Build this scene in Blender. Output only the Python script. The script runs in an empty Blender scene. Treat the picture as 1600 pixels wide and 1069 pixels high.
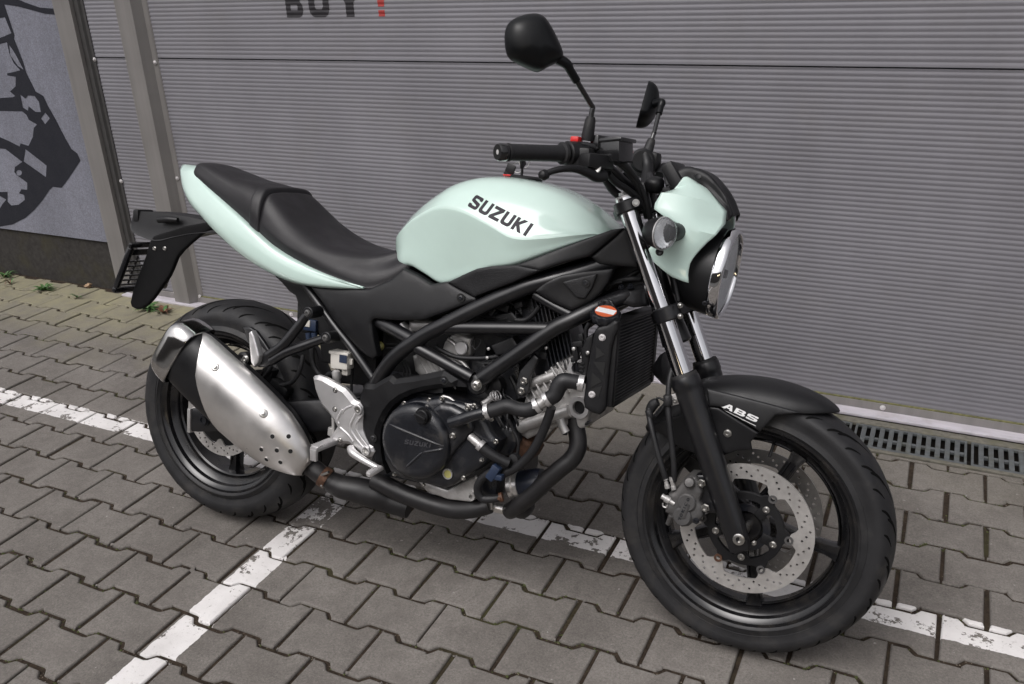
import bpy, bmesh, math, random
import numpy as np
from mathutils import Vector, Matrix, geometry
from mathutils.bvhtree import BVHTree
random.seed(7)
C = bpy.context.scene.collection
R = math.radians
V = Vector

# ------------------------------------------------------------------ camera
CAM = V((1.36312, -1.63048, 1.47879))
RIGHT = V((0.9018247, 0.4302317, -0.0401600))
DOWN = V((0.1393587, -0.3775664, -0.9154359))
FWD = V((-0.4090126, 0.8199661, -0.4004552))
F_PX = 1397.74                       # focal length for a 1600 px wide picture
cd = bpy.data.cameras.new('camera'); cam = bpy.data.objects.new('camera', cd); C.objects.link(cam)
cd.sensor_width = 36.0; cd.lens = F_PX / 1600 * 36; cd.clip_start = 0.05; cd.clip_end = 500
m3 = Matrix((RIGHT, -DOWN, -FWD)).transposed()
cam.matrix_world = Matrix.Translation(CAM) @ m3.to_4x4()
bpy.context.scene.camera = cam

# ------------------------------------------------------------------ sky, sun, exposure (overcast)
SUN_EL, SUN_AZ = R(58), R(-160)       # high soft sun behind the photographer
world = bpy.data.worlds.new('World'); bpy.context.scene.world = world; world.use_nodes = True
wt = world.node_tree; wt.nodes.clear()
wo = wt.nodes.new('ShaderNodeOutputWorld'); wb = wt.nodes.new('ShaderNodeBackground')
sky = wt.nodes.new('ShaderNodeTexSky'); sky.sky_type = 'NISHITA'; sky.sun_disc = False
sky.sun_elevation = SUN_EL; sky.sun_rotation = SUN_AZ; sky.air_density = 1.0; sky.dust_density = 6.0; sky.ozone_density = 1.0
hs = wt.nodes.new('ShaderNodeHueSaturation'); hs.inputs['Saturation'].default_value = 0.12
tint = wt.nodes.new('ShaderNodeMix'); tint.data_type = 'RGBA'; tint.blend_type = 'MULTIPLY'; tint.inputs[0].default_value = 1.0
tint.inputs[7].default_value = (0.99, 0.972, 0.985, 1)
wt.links.new(sky.outputs[0], hs.inputs['Color']); wt.links.new(hs.outputs[0], tint.inputs[6])
wt.links.new(tint.outputs[2], wb.inputs[0]); wt.links.new(wb.outputs[0], wo.inputs[0])
wb.inputs[1].default_value = 0.13
sl = bpy.data.lights.new('sun', 'SUN'); sun = bpy.data.objects.new('sun', sl); C.objects.link(sun)
sl.energy = 0.55; sl.angle = R(40); sl.color = (1.0, 0.97, 0.93)
sd = V((math.sin(SUN_AZ) * math.cos(SUN_EL), math.cos(SUN_AZ) * math.cos(SUN_EL), math.sin(SUN_EL)))
sun.rotation_euler = sd.to_track_quat('Z', 'Y').to_euler(); sun.location = sd * 20
sc = bpy.context.scene
sc.view_settings.view_transform = 'Standard'; sc.view_settings.look = 'None'; sc.view_settings.gamma = 1
sc.view_settings.exposure = 0.27; sc.view_settings.use_curve_mapping = False
sc.render.engine = 'CYCLES'; sc.cycles.max_bounces = 8; sc.cycles.use_denoising = True

# ------------------------------------------------------------------ the parked pose of the motorcycle (it leans on its stand)
POSE = Matrix.Translation(V((-0.36548, -0.01260, 0.002))) @ Matrix.Rotation(0.0174862, 4, 'Z') @ Matrix.Rotation(-0.2681198, 4, 'X') @ Matrix.Rotation(-0.0007718, 4, 'Y')
IPOSE = POSE.inverted()
_c = IPOSE @ CAM
def P(x, y, yb):
    """point of the motorcycle (its own frame: x forward, y left, z up) measured in the photograph at x, y, lying yb metres left of its middle plane"""
    d = RIGHT * ((x - 800) / F_PX) + DOWN * ((y - 534.5) / F_PX) + FWD
    d = IPOSE.to_3x3() @ d
    t = (yb - _c.y) / d.y
    return _c + d * t
def W(x, y, axis=2, val=0.0):
    d = RIGHT * ((x - 800) / F_PX) + DOWN * ((y - 534.5) / F_PX) + FWD
    t = (val - CAM[axis]) / d[axis]
    return CAM + d * t

# ------------------------------------------------------------------ materials
def nt_new(name):
    m = bpy.data.materials.new(name); m.use_nodes = True
    return m, m.node_tree, m.node_tree.nodes['Principled BSDF']
def mat(name, col, rough=0.5, metal=0.0, coat=0.0, var=0.12, vscale=40, bump=0.0, bscale=400, spec=0.5, rvar=0.1, coatr=0.05, dirt=None, dscale=9, damt=0.5):
    m, nt, b = nt_new(name)
    b.inputs['Metallic'].default_value = metal
    b.inputs['Coat Weight'].default_value = coat; b.inputs['Coat Roughness'].default_value = coatr
    b.inputs['Specular IOR Level'].default_value = spec
    tc = nt.nodes.new('ShaderNodeTexCoord')
    n = nt.nodes.new('ShaderNodeTexNoise'); n.inputs['Scale'].default_value = vscale; n.inputs['Detail'].default_value = 4
    nt.links.new(tc.outputs['Object'], n.inputs['Vector'])
    r = nt.nodes.new('ShaderNodeMapRange'); r.inputs[1].default_value = 0.3; r.inputs[2].default_value = 0.7
    r.inputs[3].default_value = 1 - var; r.inputs[4].default_value = 1 + var
    nt.links.new(n.outputs[0], r.inputs[0])
    mx = nt.nodes.new('ShaderNodeMix'); mx.data_type = 'RGBA'; mx.blend_type = 'MULTIPLY'; mx.inputs[0].default_value = 1
    mx.inputs[6].default_value = (*col, 1); nt.links.new(r.outputs[0], mx.inputs[7])
    out = mx.outputs[2]
    if dirt:
        n2 = nt.nodes.new('ShaderNodeTexNoise'); n2.inputs['Scale'].default_value = dscale; n2.inputs['Detail'].default_value = 8
        n2.inputs['Roughness'].default_value = 0.65
        nt.links.new(tc.outputs['Object'], n2.inputs['Vector'])
        r2 = nt.nodes.new('ShaderNodeMapRange'); r2.inputs[1].default_value = 0.5; r2.inputs[2].default_value = 0.72; r2.inputs[3].default_value = 0; r2.inputs[4].default_value = damt
        nt.links.new(n2.outputs[0], r2.inputs[0])
        m2 = nt.nodes.new('ShaderNodeMix'); m2.data_type = 'RGBA'; nt.links.new(r2.outputs[0], m2.inputs[0])
        nt.links.new(out, m2.inputs[6]); m2.inputs[7].default_value = (*dirt, 1); out = m2.outputs[2]
    nt.links.new(out, b.inputs['Base Color'])
    rr = nt.nodes.new('ShaderNodeMapRange'); rr.inputs[1].default_value = 0.3; rr.inputs[2].default_value = 0.7
    rr.inputs[3].default_value = max(0.02, rough - rvar * rough * 2); rr.inputs[4].default_value = min(1, rough + rvar * rough * 2)
    n3 = nt.nodes.new('ShaderNodeTexNoise'); n3.inputs['Scale'].default_value = 12; n3.inputs['Detail'].default_value = 5
    nt.links.new(tc.outputs['Object'], n3.inputs['Vector']); nt.links.new(n3.outputs[0], rr.inputs[0]); nt.links.new(rr.outputs[0], b.inputs['Roughness'])
    if bump:
        nb = nt.nodes.new('ShaderNodeTexNoise'); nb.inputs['Scale'].default_value = bscale; nb.inputs['Detail'].default_value = 2
        nt.links.new(tc.outputs['Object'], nb.inputs['Vector'])
        bp = nt.nodes.new('ShaderNodeBump'); bp.inputs['Strength'].default_value = bump; bp.inputs['Distance'].default_value = 0.001
        nt.links.new(nb.outputs[0], bp.inputs['Height']); nt.links.new(bp.outputs[0], b.inputs['Normal'])
    return m

M = {}
M['mint'] = mat('mint_paint', (0.585, 0.745, 0.680), rough=0.16, coat=1.0, var=0.01, rvar=0.05, coatr=0.04)
M['plastic'] = mat('matte_black_plastic', (0.0065, 0.0065, 0.0076), rough=0.45, var=0.15, bump=0.2, bscale=900, dirt=(0.02, 0.02, 0.02), damt=0.25, spec=.42)
M['texplastic'] = mat('grained_black_plastic', (0.010, 0.010, 0.0115), rough=0.55, var=0.3, vscale=300, bump=0.8, bscale=420)
M['gloss'] = mat('gloss_black', (0.010, 0.010, 0.011), rough=0.2, coat=0.6, var=0.1)
M['frame'] = mat('satin_black_frame_paint', (0.0075, 0.0075, 0.009), rough=0.34, coat=0.25, coatr=0.25, var=0.15, dirt=(0.03, 0.03, 0.03), damt=0.3)
M['seat'] = mat('black_seat_vinyl', (0.0095, 0.0084, 0.0105), rough=0.5, var=0.1, bump=0.5, bscale=650)
M['rubber'] = mat('tyre_rubber', (0.011, 0.011, 0.0125), rough=0.6, var=0.25, vscale=25, bump=0.35, bscale=300, dirt=(0.055, 0.05, 0.045), dscale=14, damt=0.5)
M['groove'] = mat('tread_groove', (0.004, 0.004, 0.004), rough=0.9, spec=0.1)
M['hose'] = mat('rubber_hose', (0.012, 0.012, 0.0135), rough=0.55, var=0.15, bump=0.2, bscale=500)
M['rim'] = mat('black_wheel_paint', (0.006, 0.006, 0.007), rough=0.26, coat=0.4, coatr=.15, var=0.1, dirt=(0.04, 0.035, 0.03), dscale=22, damt=0.5)
M['chrome'] = mat('chrome', (0.86, 0.86, 0.88), rough=0.05, metal=1, var=0.02)
M['steel'] = mat('brushed_steel', (0.82, 0.80, 0.78), rough=0.34, metal=.92, var=0.05, bump=0.15, bscale=700)
M['disc'] = mat('brake_disc_steel', (0.62, 0.60, 0.58), rough=0.36, metal=.72, var=0.12, vscale=60)
M['alu'] = mat('cast_aluminium', (0.50, 0.49, 0.48), rough=0.42, metal=0.65, var=0.15, bump=0.4, bscale=260, dirt=(0.12, 0.10, 0.08), damt=0.55, dscale=18)
M['alulight'] = mat('satin_aluminium', (0.62, 0.61, 0.61), rough=0.38, metal=0.7, var=0.05, bump=0.15, bscale=500)
M['grey'] = mat('grey_caliper_paint', (0.10, 0.098, 0.098), rough=0.45, metal=0.4, var=0.15, bump=0.4, bscale=300, dirt=(0.2, 0.18, 0.16), damt=0.3)
M['casting'] = mat('dark_crankcase_paint', (0.0085, 0.0095, 0.013), rough=0.32, coat=.35, coatr=.2, var=0.25, bump=0.5, bscale=300, dirt=(0.06, 0.055, 0.05), dscale=20, damt=0.5)
M['exhaust'] = mat('black_exhaust_paint', (0.011, 0.0105, 0.0115), rough=0.48, var=0.2, dirt=(0.045, 0.04, 0.038), damt=0.4)
M['rust'] = mat('rusty_steel', (0.10, 0.052, 0.032), rough=0.6, metal=0.5, var=0.4, vscale=80)
M['discfar'] = mat('shaded_disc_steel', (0.34, 0.33, 0.32), rough=0.4, metal=.9, var=0.15, vscale=60)  # darker disc steel: shade on the far disc is put into the colour
M['core'] = mat('radiator_core', (0.010, 0.010, 0.011), rough=0.6, var=0.2)
M['dark'] = mat('dark_void', (0.006, 0.006, 0.006), rough=0.8)
M['bolt'] = mat('zinc_bolt', (0.55, 0.54, 0.52), rough=0.3, metal=1, var=0.15, vscale=90)
M['red'] = mat('red_switch', (0.65, 0.02, 0.02), rough=0.35)
M['white'] = mat('white_sticker', (0.72, 0.72, 0.72), rough=0.4, var=0.05)
M['orange'] = mat('orange_sticker', (0.55, 0.11, 0.04), rough=0.4)
M['decal'] = mat('dark_decal', (0.022, 0.019, 0.026), rough=0.42, spec=.25, var=0.05)
M['mirrorblack'] = mat('black_mirror_plastic', (0.0035, 0.004, 0.0048), rough=0.36, spec=.3)
M['bottle'] = mat('white_reservoir', (0.62, 0.60, 0.55), rough=0.35, var=0.05)
M['blue'] = mat('blue_clip', (0.016, 0.028, 0.060), rough=0.45)
M['yellow'] = mat('oil_sight', (0.45, 0.42, 0.15), rough=0.25)
M['brown'] = mat('rusty_clamp', (0.10, 0.045, 0.025), rough=0.6)
M['tank_light'] = mat('amber_reflector', (0.5, 0.18, 0.02), rough=0.25)
def glass(name, col, rough=0.02, ior=1.45):
    m, nt, b = nt_new(name)
    b.inputs['Base Color'].default_value = (*col, 1); b.inputs['Transmission Weight'].default_value = 1.0
    b.inputs['Roughness'].default_value = rough; b.inputs['IOR'].default_value = ior
    return m
def clear(name):
    m, nt, b = nt_new(name); nt.nodes.remove(b); out = nt.nodes['Material Output']
    t = nt.nodes.new('ShaderNodeBsdfTransparent'); t.inputs[0].default_value = (.93, .94, .95, 1)
    g = nt.nodes.new('ShaderNodeBsdfGlossy'); g.inputs['Roughness'].default_value = .02
    f = nt.nodes.new('ShaderNodeFresnel'); f.inputs[0].default_value = 1.3
    x = nt.nodes.new('ShaderNodeMixShader'); nt.links.new(f.outputs[0], x.inputs[0]); nt.links.new(t.outputs[0], x.inputs[1]); nt.links.new(g.outputs[0], x.inputs[2])
    d = nt.nodes.new('ShaderNodeBsdfDiffuse'); d.inputs[0].default_value = (.75, .77, .80, 1)
    y = nt.nodes.new('ShaderNodeMixShader'); y.inputs[0].default_value = .12
    nt.links.new(x.outputs[0], y.inputs[1]); nt.links.new(d.outputs[0], y.inputs[2])
    nt.links.new(y.outputs[0], out.inputs[0]); return m
M['lens'] = clear('clear_lens')
M['letter'] = mat('highlit_black_letters', (0.045, 0.045, 0.05), rough=.4)  # paler than the cover: highlights on the raised letters put into the colour
def add_streaks(m, scale, lo, hi):
    nt = m.node_tree; b = nt.nodes['Principled BSDF']; src = b.inputs['Base Color'].links[0].from_socket
    tc = nt.nodes.new('ShaderNodeTexCoord'); mp = nt.nodes.new('ShaderNodeMapping'); mp.inputs['Scale'].default_value = scale
    n = nt.nodes.new('ShaderNodeTexNoise'); n.inputs['Scale'].default_value = 1; n.inputs['Detail'].default_value = 7; n.inputs['Roughness'].default_value = .6
    r = nt.nodes.new('ShaderNodeMapRange'); r.inputs[1].default_value = .32; r.inputs[2].default_value = .68; r.inputs[3].default_value = lo; r.inputs[4].default_value = hi
    x = nt.nodes.new('ShaderNodeMix'); x.data_type = 'RGBA'; x.blend_type = 'MULTIPLY'; x.inputs[0].default_value = 1
    nt.links.new(tc.outputs['Object'], mp.inputs[0]); nt.links.new(mp.outputs[0], n.inputs['Vector']); nt.links.new(n.outputs[0], r.inputs[0])
    nt.links.new(src, x.inputs[6]); nt.links.new(r.outputs[0], x.inputs[7]); nt.links.new(x.outputs[2], b.inputs['Base Color'])
M['reflector'] = mat('reflector', (0.93, 0.94, 0.96), rough=0.3, metal=0.0)

# ------------------------------------------------------------------ mesh building
def finish(name, me, mats, parent=None, angle=38, smooth=True, recalc=True):
    bm = bmesh.new(); bm.from_mesh(me)
    bmesh.ops.remove_doubles(bm, verts=bm.verts, dist=1e-6)
    if recalc: bmesh.ops.recalc_face_normals(bm, faces=bm.faces)
    a = math.radians(angle)
    for f in bm.faces: f.smooth = smooth
    if smooth:
        for e in bm.edges:
            if len(e.link_faces) == 2 and e.calc_face_angle(0) > a: e.smooth = False
    bm.to_mesh(me); bm.free()
    o = bpy.data.objects.new(name, me); C.objects.link(o)
    for m in mats: me.materials.append(m if not isinstance(m, str) else M[m])
    if parent: o.parent = parent
    return o
class MB:
    def __init__(s): s.v = []; s.f = []; s.m = []
    def add(s, vs, fs, mi=0):
        o = len(s.v); s.v += [tuple(v) for v in vs]
        for f in fs: s.f.append([i + o for i in f]); s.m.append(mi)
        return s
    def build(s, name, mats, parent=None, angle=38, smooth=True, recalc=True):
        me = bpy.data.meshes.new(name); me.from_pydata(s.v, [], s.f)
        for p, mi in zip(me.polygons, s.m): p.material_index = mi
        if not isinstance(mats, (list, tuple)): mats = [mats]
        return finish(name, me, mats, parent, angle, smooth, recalc)
    def box(s, c, size, rot=None, mi=0, ch=0.0):
        c = V(c); hx, hy, hz = [k / 2 for k in size]
        rot = rot or Matrix.Identity(3)
        if ch <= 0:
            vs = [rot @ V((x, y, z)) + c for x in (-hx, hx) for y in (-hy, hy) for z in (-hz, hz)]
            return s.add(vs, [(0, 1, 3, 2), (4, 6, 7, 5), (0, 4, 5, 1), (2, 3, 7, 6), (0, 2, 6, 4), (1, 5, 7, 3)], mi)
        bm = bmesh.new(); bmesh.ops.create_cube(bm, size=1)
        for v in bm.verts: v.co = V((v.co.x * size[0], v.co.y * size[1], v.co.z * size[2]))
        bmesh.ops.bevel(bm, geom=bm.edges[:], offset=ch, segments=2, affect='EDGES', profile=0.6)
        bm.verts.ensure_lookup_table()
        s.add([rot @ v.co + c for v in bm.verts], [[v.index for v in f.verts] for f in bm.faces], mi); bm.free(); return s
    def rings(s, rings, closed=True, cap0=True, cap1=True, mi=0):
        n = len(rings[0]); vs = [p for r in rings for p in r]; fs = []
        for i in range(len(rings) - 1):
            for j in range(n if closed else n - 1):
                k = (j + 1) % n
                fs.append((i * n + j, i * n + k, (i + 1) * n + k, (i + 1) * n + j))
        if cap0: fs.append(tuple(range(n)))
        if cap1: fs.append(tuple((len(rings) - 1) * n + j for j in range(n)))
        return s.add(vs, fs, mi)
    def tube(s, pts, r, seg=12, res=6, mi=0, caps=True, smooth=True):
        pts = [V(p) for p in pts]
        rs = r if isinstance(r, (list, tuple)) else [r] * len(pts)
        if smooth and len(pts) > 2:
            q = []; qr = []
            for i in range(len(pts) - 1):
                p0 = pts[max(i - 1, 0)]; p1 = pts[i]; p2 = pts[i + 1]; p3 = pts[min(i + 2, len(pts) - 1)]
                for k in range(res):
                    t = k / res; q.append(cr(p0, p1, p2, p3, t)); qr.append(rs[i] * (1 - t) + rs[i + 1] * t)
            q.append(pts[-1]); qr.append(rs[-1]); pts, rs = q, qr
        rings = []; prev = None
        for i, p in enumerate(pts):
            d = (pts[min(i + 1, len(pts) - 1)] - pts[max(i - 1, 0)]).normalized()
            if prev is None:
                a = d.orthogonal().normalized()
            else:
                a = (prev - d * prev.dot(d)).normalized()
            prev = a; b = d.cross(a)
            rings.append([p + (a * math.cos(2 * math.pi * j / seg) + b * math.sin(2 * math.pi * j / seg)) * rs[i] for j in range(seg)])
        return s.rings(rings, True, caps, caps, mi)
    def cyl(s, p0, p1, r0, r1=None, seg=20, mi=0, ch=0.0, caps=True):
        p0, p1 = V(p0), V(p1); r1 = r0 if r1 is None else r1
        if ch > 0:
            L = (p1 - p0).length; d = (p1 - p0) / L
            return s.lathe([(0, r0 - ch), (ch, r0), (L - ch, r1), (L, r1 - ch)], p0, d, seg, mi)
        return s.tube([p0, p1], [r0, r1], seg, 1, mi, caps, False)
    def lathe(s, prof, o, axis, seg=32, mi=0, caps=True, up=None):
        o = V(o); d = V(axis).normalized(); a = d.orthogonal().normalized() if up is None else V(up); b = d.cross(a)
        rings = [[o + d * t + (a * math.cos(2 * math.pi * j / seg) + b * math.sin(2 * math.pi * j / seg)) * max(r, 1e-5) for j in range(seg)] for t, r in prof]
        c0, c1 = caps if isinstance(caps, tuple) else (caps, caps)
        return s.rings(rings, True, c0, c1, mi)
    def ring(s, o, axis, ri, ro, h, seg=32, mi=0):
        prof = [(0, ri), (0, ro), (h, ro), (h, ri), (0, ri)]
        return s.lathe(prof, o, axis, seg, mi, caps=False)
    def bolt(s, p, n, r, mi=0, hexa=True, h=None):
        p = V(p); n = V(n).normalized(); h = h or r * 0.7
        s.lathe([(0, r * 1.25), (h * .25, r * 1.25), (h * .25, r), (h * .8, r), (h, r * .85), (h, r * .45), (h * .55, r * .42), (h * .55, 0)], p, n, 6 if hexa else 16, mi)
        return s
    def prism(s, pts, off, mi=0, ch=0.0):
        pts = [V(p) for p in pts]; off = V(off); n = off.normalized()
        nn = V((0, 0, 0))
        for i in range(len(pts)): nn += pts[i].cross(pts[(i + 1) % len(pts)])
        if nn.dot(n) < 0: pts = pts[::-1]
        rings = [pts]
        if ch > 0:
            rings.append([p + off - n * ch for p in pts]); ins = inset3(pts, n, ch); rings.append([p + off for p in ins])
        else: rings.append([p + off for p in pts])
        return s.rings(rings, True, True, True, mi)
def cr(p0, p1, p2, p3, t):
    return 0.5 * ((2 * p1) + (p2 - p0) * t + (2 * p0 - 5 * p1 + 4 * p2 - p3) * t * t + (3 * p1 - p0 - 3 * p2 + p3) * t ** 3)
def inset3(pts, n, d):
    out = []; k = len(pts)
    for i in range(k):
        a = (pts[i] - pts[i - 1]).normalized(); b = (pts[(i + 1) % k] - pts[i]).normalized()
        na = n.cross(a); nb = n.cross(b); m = (na + nb)
        if m.length < 1e-6: out.append(pts[i] + na * d); continue
        m.normalize(); c = max(0.45, m.dot(na)); out.append(pts[i] + m * (d / c))
    return out
def loft_grid(rows, nu=4, nv=4, closed_v=False):
    rows = [[V(p) for p in r] for r in rows]
    def interp(L, n, closed):
        k = len(L); out = []
        rng = range(k) if closed else range(k - 1)
        for i in rng:
            if closed: p0, p1, p2, p3 = L[i - 1], L[i], L[(i + 1) % k], L[(i + 2) % k]
            else: p0, p1, p2, p3 = L[max(i - 1, 0)], L[i], L[i + 1], L[min(i + 2, k - 1)]
            for j in range(n): out.append(cr(p0, p1, p2, p3, j / n))
        if not closed: out.append(L[-1].copy())
        return out
    a = [interp(r, nv, closed_v) for r in rows]
    cols = list(zip(*a)); cols = [interp(list(c), nu, False) for c in cols]
    return [list(r) for r in zip(*cols)]
def surf(mb, rows, nu=4, nv=4, closed_v=False, cap0=False, cap1=False, mi=0):
    g = loft_grid(rows, nu, nv, closed_v); mb.rings(g, closed_v, cap0, cap1, mi); return g
def mirrored(rows):
    """rows of half sections from the middle plane outwards to the right side -> full sections"""
    out = []
    for r in rows:
        r = [V(p) for p in r]; out.append([V((p.x, -p.y, p.z)) for p in reversed(r[1:])] + r)
    return out
def mirror_obj(o, name=None):
    me = o.data.copy()
    for v in me.vertices: v.co.y = -v.co.y
    me.flip_normals()
    c = bpy.data.objects.new(name or o.name.split('.')[0], me); C.objects.link(c); c.parent = o.parent
    for m in o.modifiers:
        k = c.modifiers.new(m.name, m.type)
        if m.type == 'SOLIDIFY': k.thickness = m.thickness; k.offset = m.offset
    return c
def solidify(o, t, off=-1):
    k = o.modifiers.new('thickness', 'SOLIDIFY'); k.thickness = t; k.offset = off; return o
def bvh_of(objs):
    vs = []; fs = []
    for o in objs:
        k = len(vs); vs += [v.co.copy() for v in o.data.vertices]; fs += [[i + k for i in p.vertices] for p in o.data.polygons]
    return BVHTree.FromPolygons(vs, fs)

# ---- filled outlines with soft edges
def pip(x, y, poly):
    c = False; j = len(poly) - 1
    for i in range(len(poly)):
        xi, yi = poly[i]; xj, yj = poly[j]
        if (yi > y) != (yj > y) and x < (xj - xi) * (y - yi) / (yj - yi + 1e-15) + xi: c = not c
        j = i
    return c
def dseg(x, y, a, b):
    dx, dy = b[0] - a[0], b[1] - a[1]; L = dx * dx + dy * dy
    t = 0 if L < 1e-14 else max(0, min(1, ((x - a[0]) * dx + (y - a[1]) * dy) / L))
    return math.hypot(x - a[0] - dx * t, y - a[1] - dy * t)
def dpoly(x, y, loops):
    return min(dseg(x, y, L[i - 1], L[i]) for L in loops for i in range(len(L)))
def fill2d(loops, step, rings=()):
    """triangulate a 2D outline (first loop) with holes (others), interior points on a grid and on rings along the border"""
    loops = [[(p[0], p[1]) for p in L] for L in loops]
    dense = []; bst = max(.0035, step * .55) if rings else step
    for L in loops:
        D = []
        for i in range(len(L)):
            a, b = L[i - 1], L[i]; n = max(1, int(round(math.hypot(b[0] - a[0], b[1] - a[1]) / bst)))
            for k in range(n): D.append((a[0] + (b[0] - a[0]) * (k + 1) / n, a[1] + (b[1] - a[1]) * (k + 1) / n))
        dense.append(D)
    def inside(x, y): return pip(x, y, loops[0]) and not any(pip(x, y, h) for h in loops[1:])
    pts = []
    for L in dense:
        for i in range(len(L)):
            p0, b, p2 = L[i - 1], L[i], L[(i + 1) % len(L)]
            d1 = V((b[0] - p0[0], b[1] - p0[1])).normalized(); d2 = V((p2[0] - b[0], p2[1] - b[1])).normalized(); t = d1 + d2
            if t.length < 1e-3: continue
            t.normalize(); c = max(.35, abs(t.dot(d1)))
            for r in rings:
                for s in (1, -1):
                    x, y = b[0] - t.y * r * s / c, b[1] + t.x * r * s / c
                    if inside(x, y) and dpoly(x, y, loops) > r * 0.90: pts.append((x, y))
    xs = [p[0] for p in loops[0]]; ys = [p[1] for p in loops[0]]
    rm = max(rings) if rings else 0
    j = 0; y = min(ys)
    while y < max(ys):
        x = min(xs) + (step / 2 if j % 2 else 0)
        while x < max(xs):
            if inside(x, y) and dpoly(x, y, loops) > rm + step * 0.45: pts.append((x, y))
            x += step
        y += step * 0.87; j += 1
    vs = []; es = []
    for L in dense:
        o = len(vs); vs += [V(p) for p in L]; es += [(o + i, o + (i + 1) % len(L)) for i in range(len(L))]
    vs += [V(p) for p in pts]
    r = geometry.delaunay_2d_cdt(vs, es, [], 0, 1e-7)
    ov, of = r[0], r[2]; tris = []
    for f in of:
        cx = sum(ov[i].x for i in f) / len(f); cy = sum(ov[i].y for i in f) / len(f)
        if inside(cx, cy): tris.append(list(f))
    return ov, tris, loops
def panel(name, pts, mats, parent, bulge=0.0, edge=0.006, thick=0.006, step=0.012, inner=(), holes=(), side=-1, mirror=False, depth_fn=None, angle=50, px=True, bow=0.0, chamfer=False):
    """a moulded panel seen from the side: outline points (px, py, y), pillowed towards `side`, extruded inwards by `thick`"""
    P3 = [P(*p) if px else V(p) for p in pts]; I3 = [P(*p) if px else V(p) for p in inner]
    H3 = [[P(*p) if px else V(p) for p in h] for h in holes]
    ctl = P3 + I3
    mx_ = sum(p.x for p in ctl) / len(ctl); mz_ = sum(p.z for p in ctl) / len(ctl)
    def bas(x, z):
        x = (x - mx_) * 8; z = (z - mz_) * 8
        return [1, x, z] + ([x * x, x * z, z * z] if len(ctl) >= 9 else [])
    A_ = np.array([bas(p.x, p.z) for p in ctl]); B_ = np.array([p.y for p in ctl])
    co = np.linalg.solve(A_.T @ A_ + np.diag([1e-9, 1e-5, 1e-5] + [2e-3] * (A_.shape[1] - 3)), A_.T @ B_)
    def yat(x, z): return float(np.dot(bas(x, z), co))
    rings = ([edge] if chamfer else [edge * .12, edge * .4, edge]) if edge > 0 and bulge else []
    if chamfer: angle = min(angle, 24)
    ov, tr, loops = fill2d([[(p.x, p.z) for p in P3]] + [[(p.x, p.z) for p in h] for h in H3], step, rings)
    front = []; back = []
    for v in ov:
        d = dpoly(v.x, v.y, loops); y = yat(v.x, v.y)
        f = 0
        if bulge: q = min(1, d / edge); f = bulge * (q if chamfer else math.sqrt(max(0, 1 - (1 - q) ** 2)))
        if bow: f += bow * (1 - math.exp(-d / 0.05))
        yy = y + side * f
        if depth_fn: yy += side * depth_fn(v.x, v.y)
        front.append(V((v.x, yy, v.y))); back.append(V((v.x, y - side * thick, v.y)))
    mb = MB(); mb.add(front, tr); n = len(front)
    from collections import Counter
    cnt = Counter(); dirs = {}
    for t in tr:
        for i in range(3):
            e = (t[i], t[(i + 1) % 3]); k = tuple(sorted(e)); cnt[k] += 1; dirs[k] = e
    vs = front + back
    fs = [tuple(reversed([i + n for i in t])) for t in tr] + [(dirs[k][1], dirs[k][0], dirs[k][0] + n, dirs[k][1] + n) for k, c in cnt.items() if c == 1]
    mb = MB(); mb.add(vs, tr + [list(f) for f in fs])
    o = mb.build(name, mats, parent, angle)
    if mirror: mirror_obj(o)
    return o
def decal(name, loops_list, O, e1, e2, bvh, mats, parent, dirv, off=0.0008, step=0.004, maxd=0.6):
    """flat lettering (list of [outer, hole, ...] loops in units of e1/e2) laid onto a surface"""
    mb = MB(); O, e1, e2, dirv = V(O), V(e1), V(e2), V(dirv).normalized()
    for loops in loops_list:
        ov, tr, _ = fill2d([[(a * e1.length, b * e2.length) for a, b in L] for L in loops], step)
        E1, E2 = e1.normalized(), e2.normalized(); vs = []
        for v in ov:
            p = O + E1 * v.x + E2 * v.y - dirv * 0.25
            hit, nrm, i, d = bvh.ray_cast(p, dirv, maxd)
            if hit is None:
                hit, nrm, i, d = bvh.find_nearest(p + dirv * 0.25)
            if nrm.dot(dirv) > 0: nrm = -nrm
            vs.append(hit + nrm * off)
        mb.add(vs, tr)
    o = mb.build(name, mats, parent, recalc=False)
    # face outwards
    if o.data.polygons and sum((p.normal.dot(dirv) * p.area for p in o.data.polygons)) > 0: o.data.flip_normals()
    return o
def split_loose(o):
    """every separate piece of a mesh becomes an object of its own with the same parent"""
    bm = bmesh.new(); bm.from_mesh(o.data); bm.verts.index_update(); seen = set(); groups = []
    for v in bm.verts:
        if v.index in seen: continue
        st = [v]; seen.add(v.index); g = []
        while st:
            a = st.pop(); g.append(a.index)
            for e in a.link_edges:
                b = e.other_vert(a)
                if b.index not in seen: seen.add(b.index); st.append(b)
        groups.append(set(g))
    bm.free()
    if len(groups) < 2: return [o]
    out = []; name = o.name.split('.')[0]
    for g in groups:
        idx = {i: k for k, i in enumerate(sorted(g))}
        me = bpy.data.meshes.new(name); me.from_pydata([o.data.vertices[i].co[:] for i in sorted(g)], [], [[idx[i] for i in p.vertices] for p in o.data.polygons if p.vertices[0] in g])
        n = finish(name, me, list(o.data.materials), o.parent, 50); out.append(n)
    bpy.data.objects.remove(o); return out
def empty(name, loc=(0, 0, 0), mw=None):
    o = bpy.data.objects.new(name, None); C.objects.link(o)
    if mw is not None: o.matrix_world = mw
    else: o.location = loc
    o.empty_display_size = 0.1
    return o
def tag(o, label=None, cat=None, group=None, kind=None):
    if label: o['label'] = label
    if cat: o['category'] = cat
    if group: o['group'] = group
    if kind: o['kind'] = kind
    return o
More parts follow.
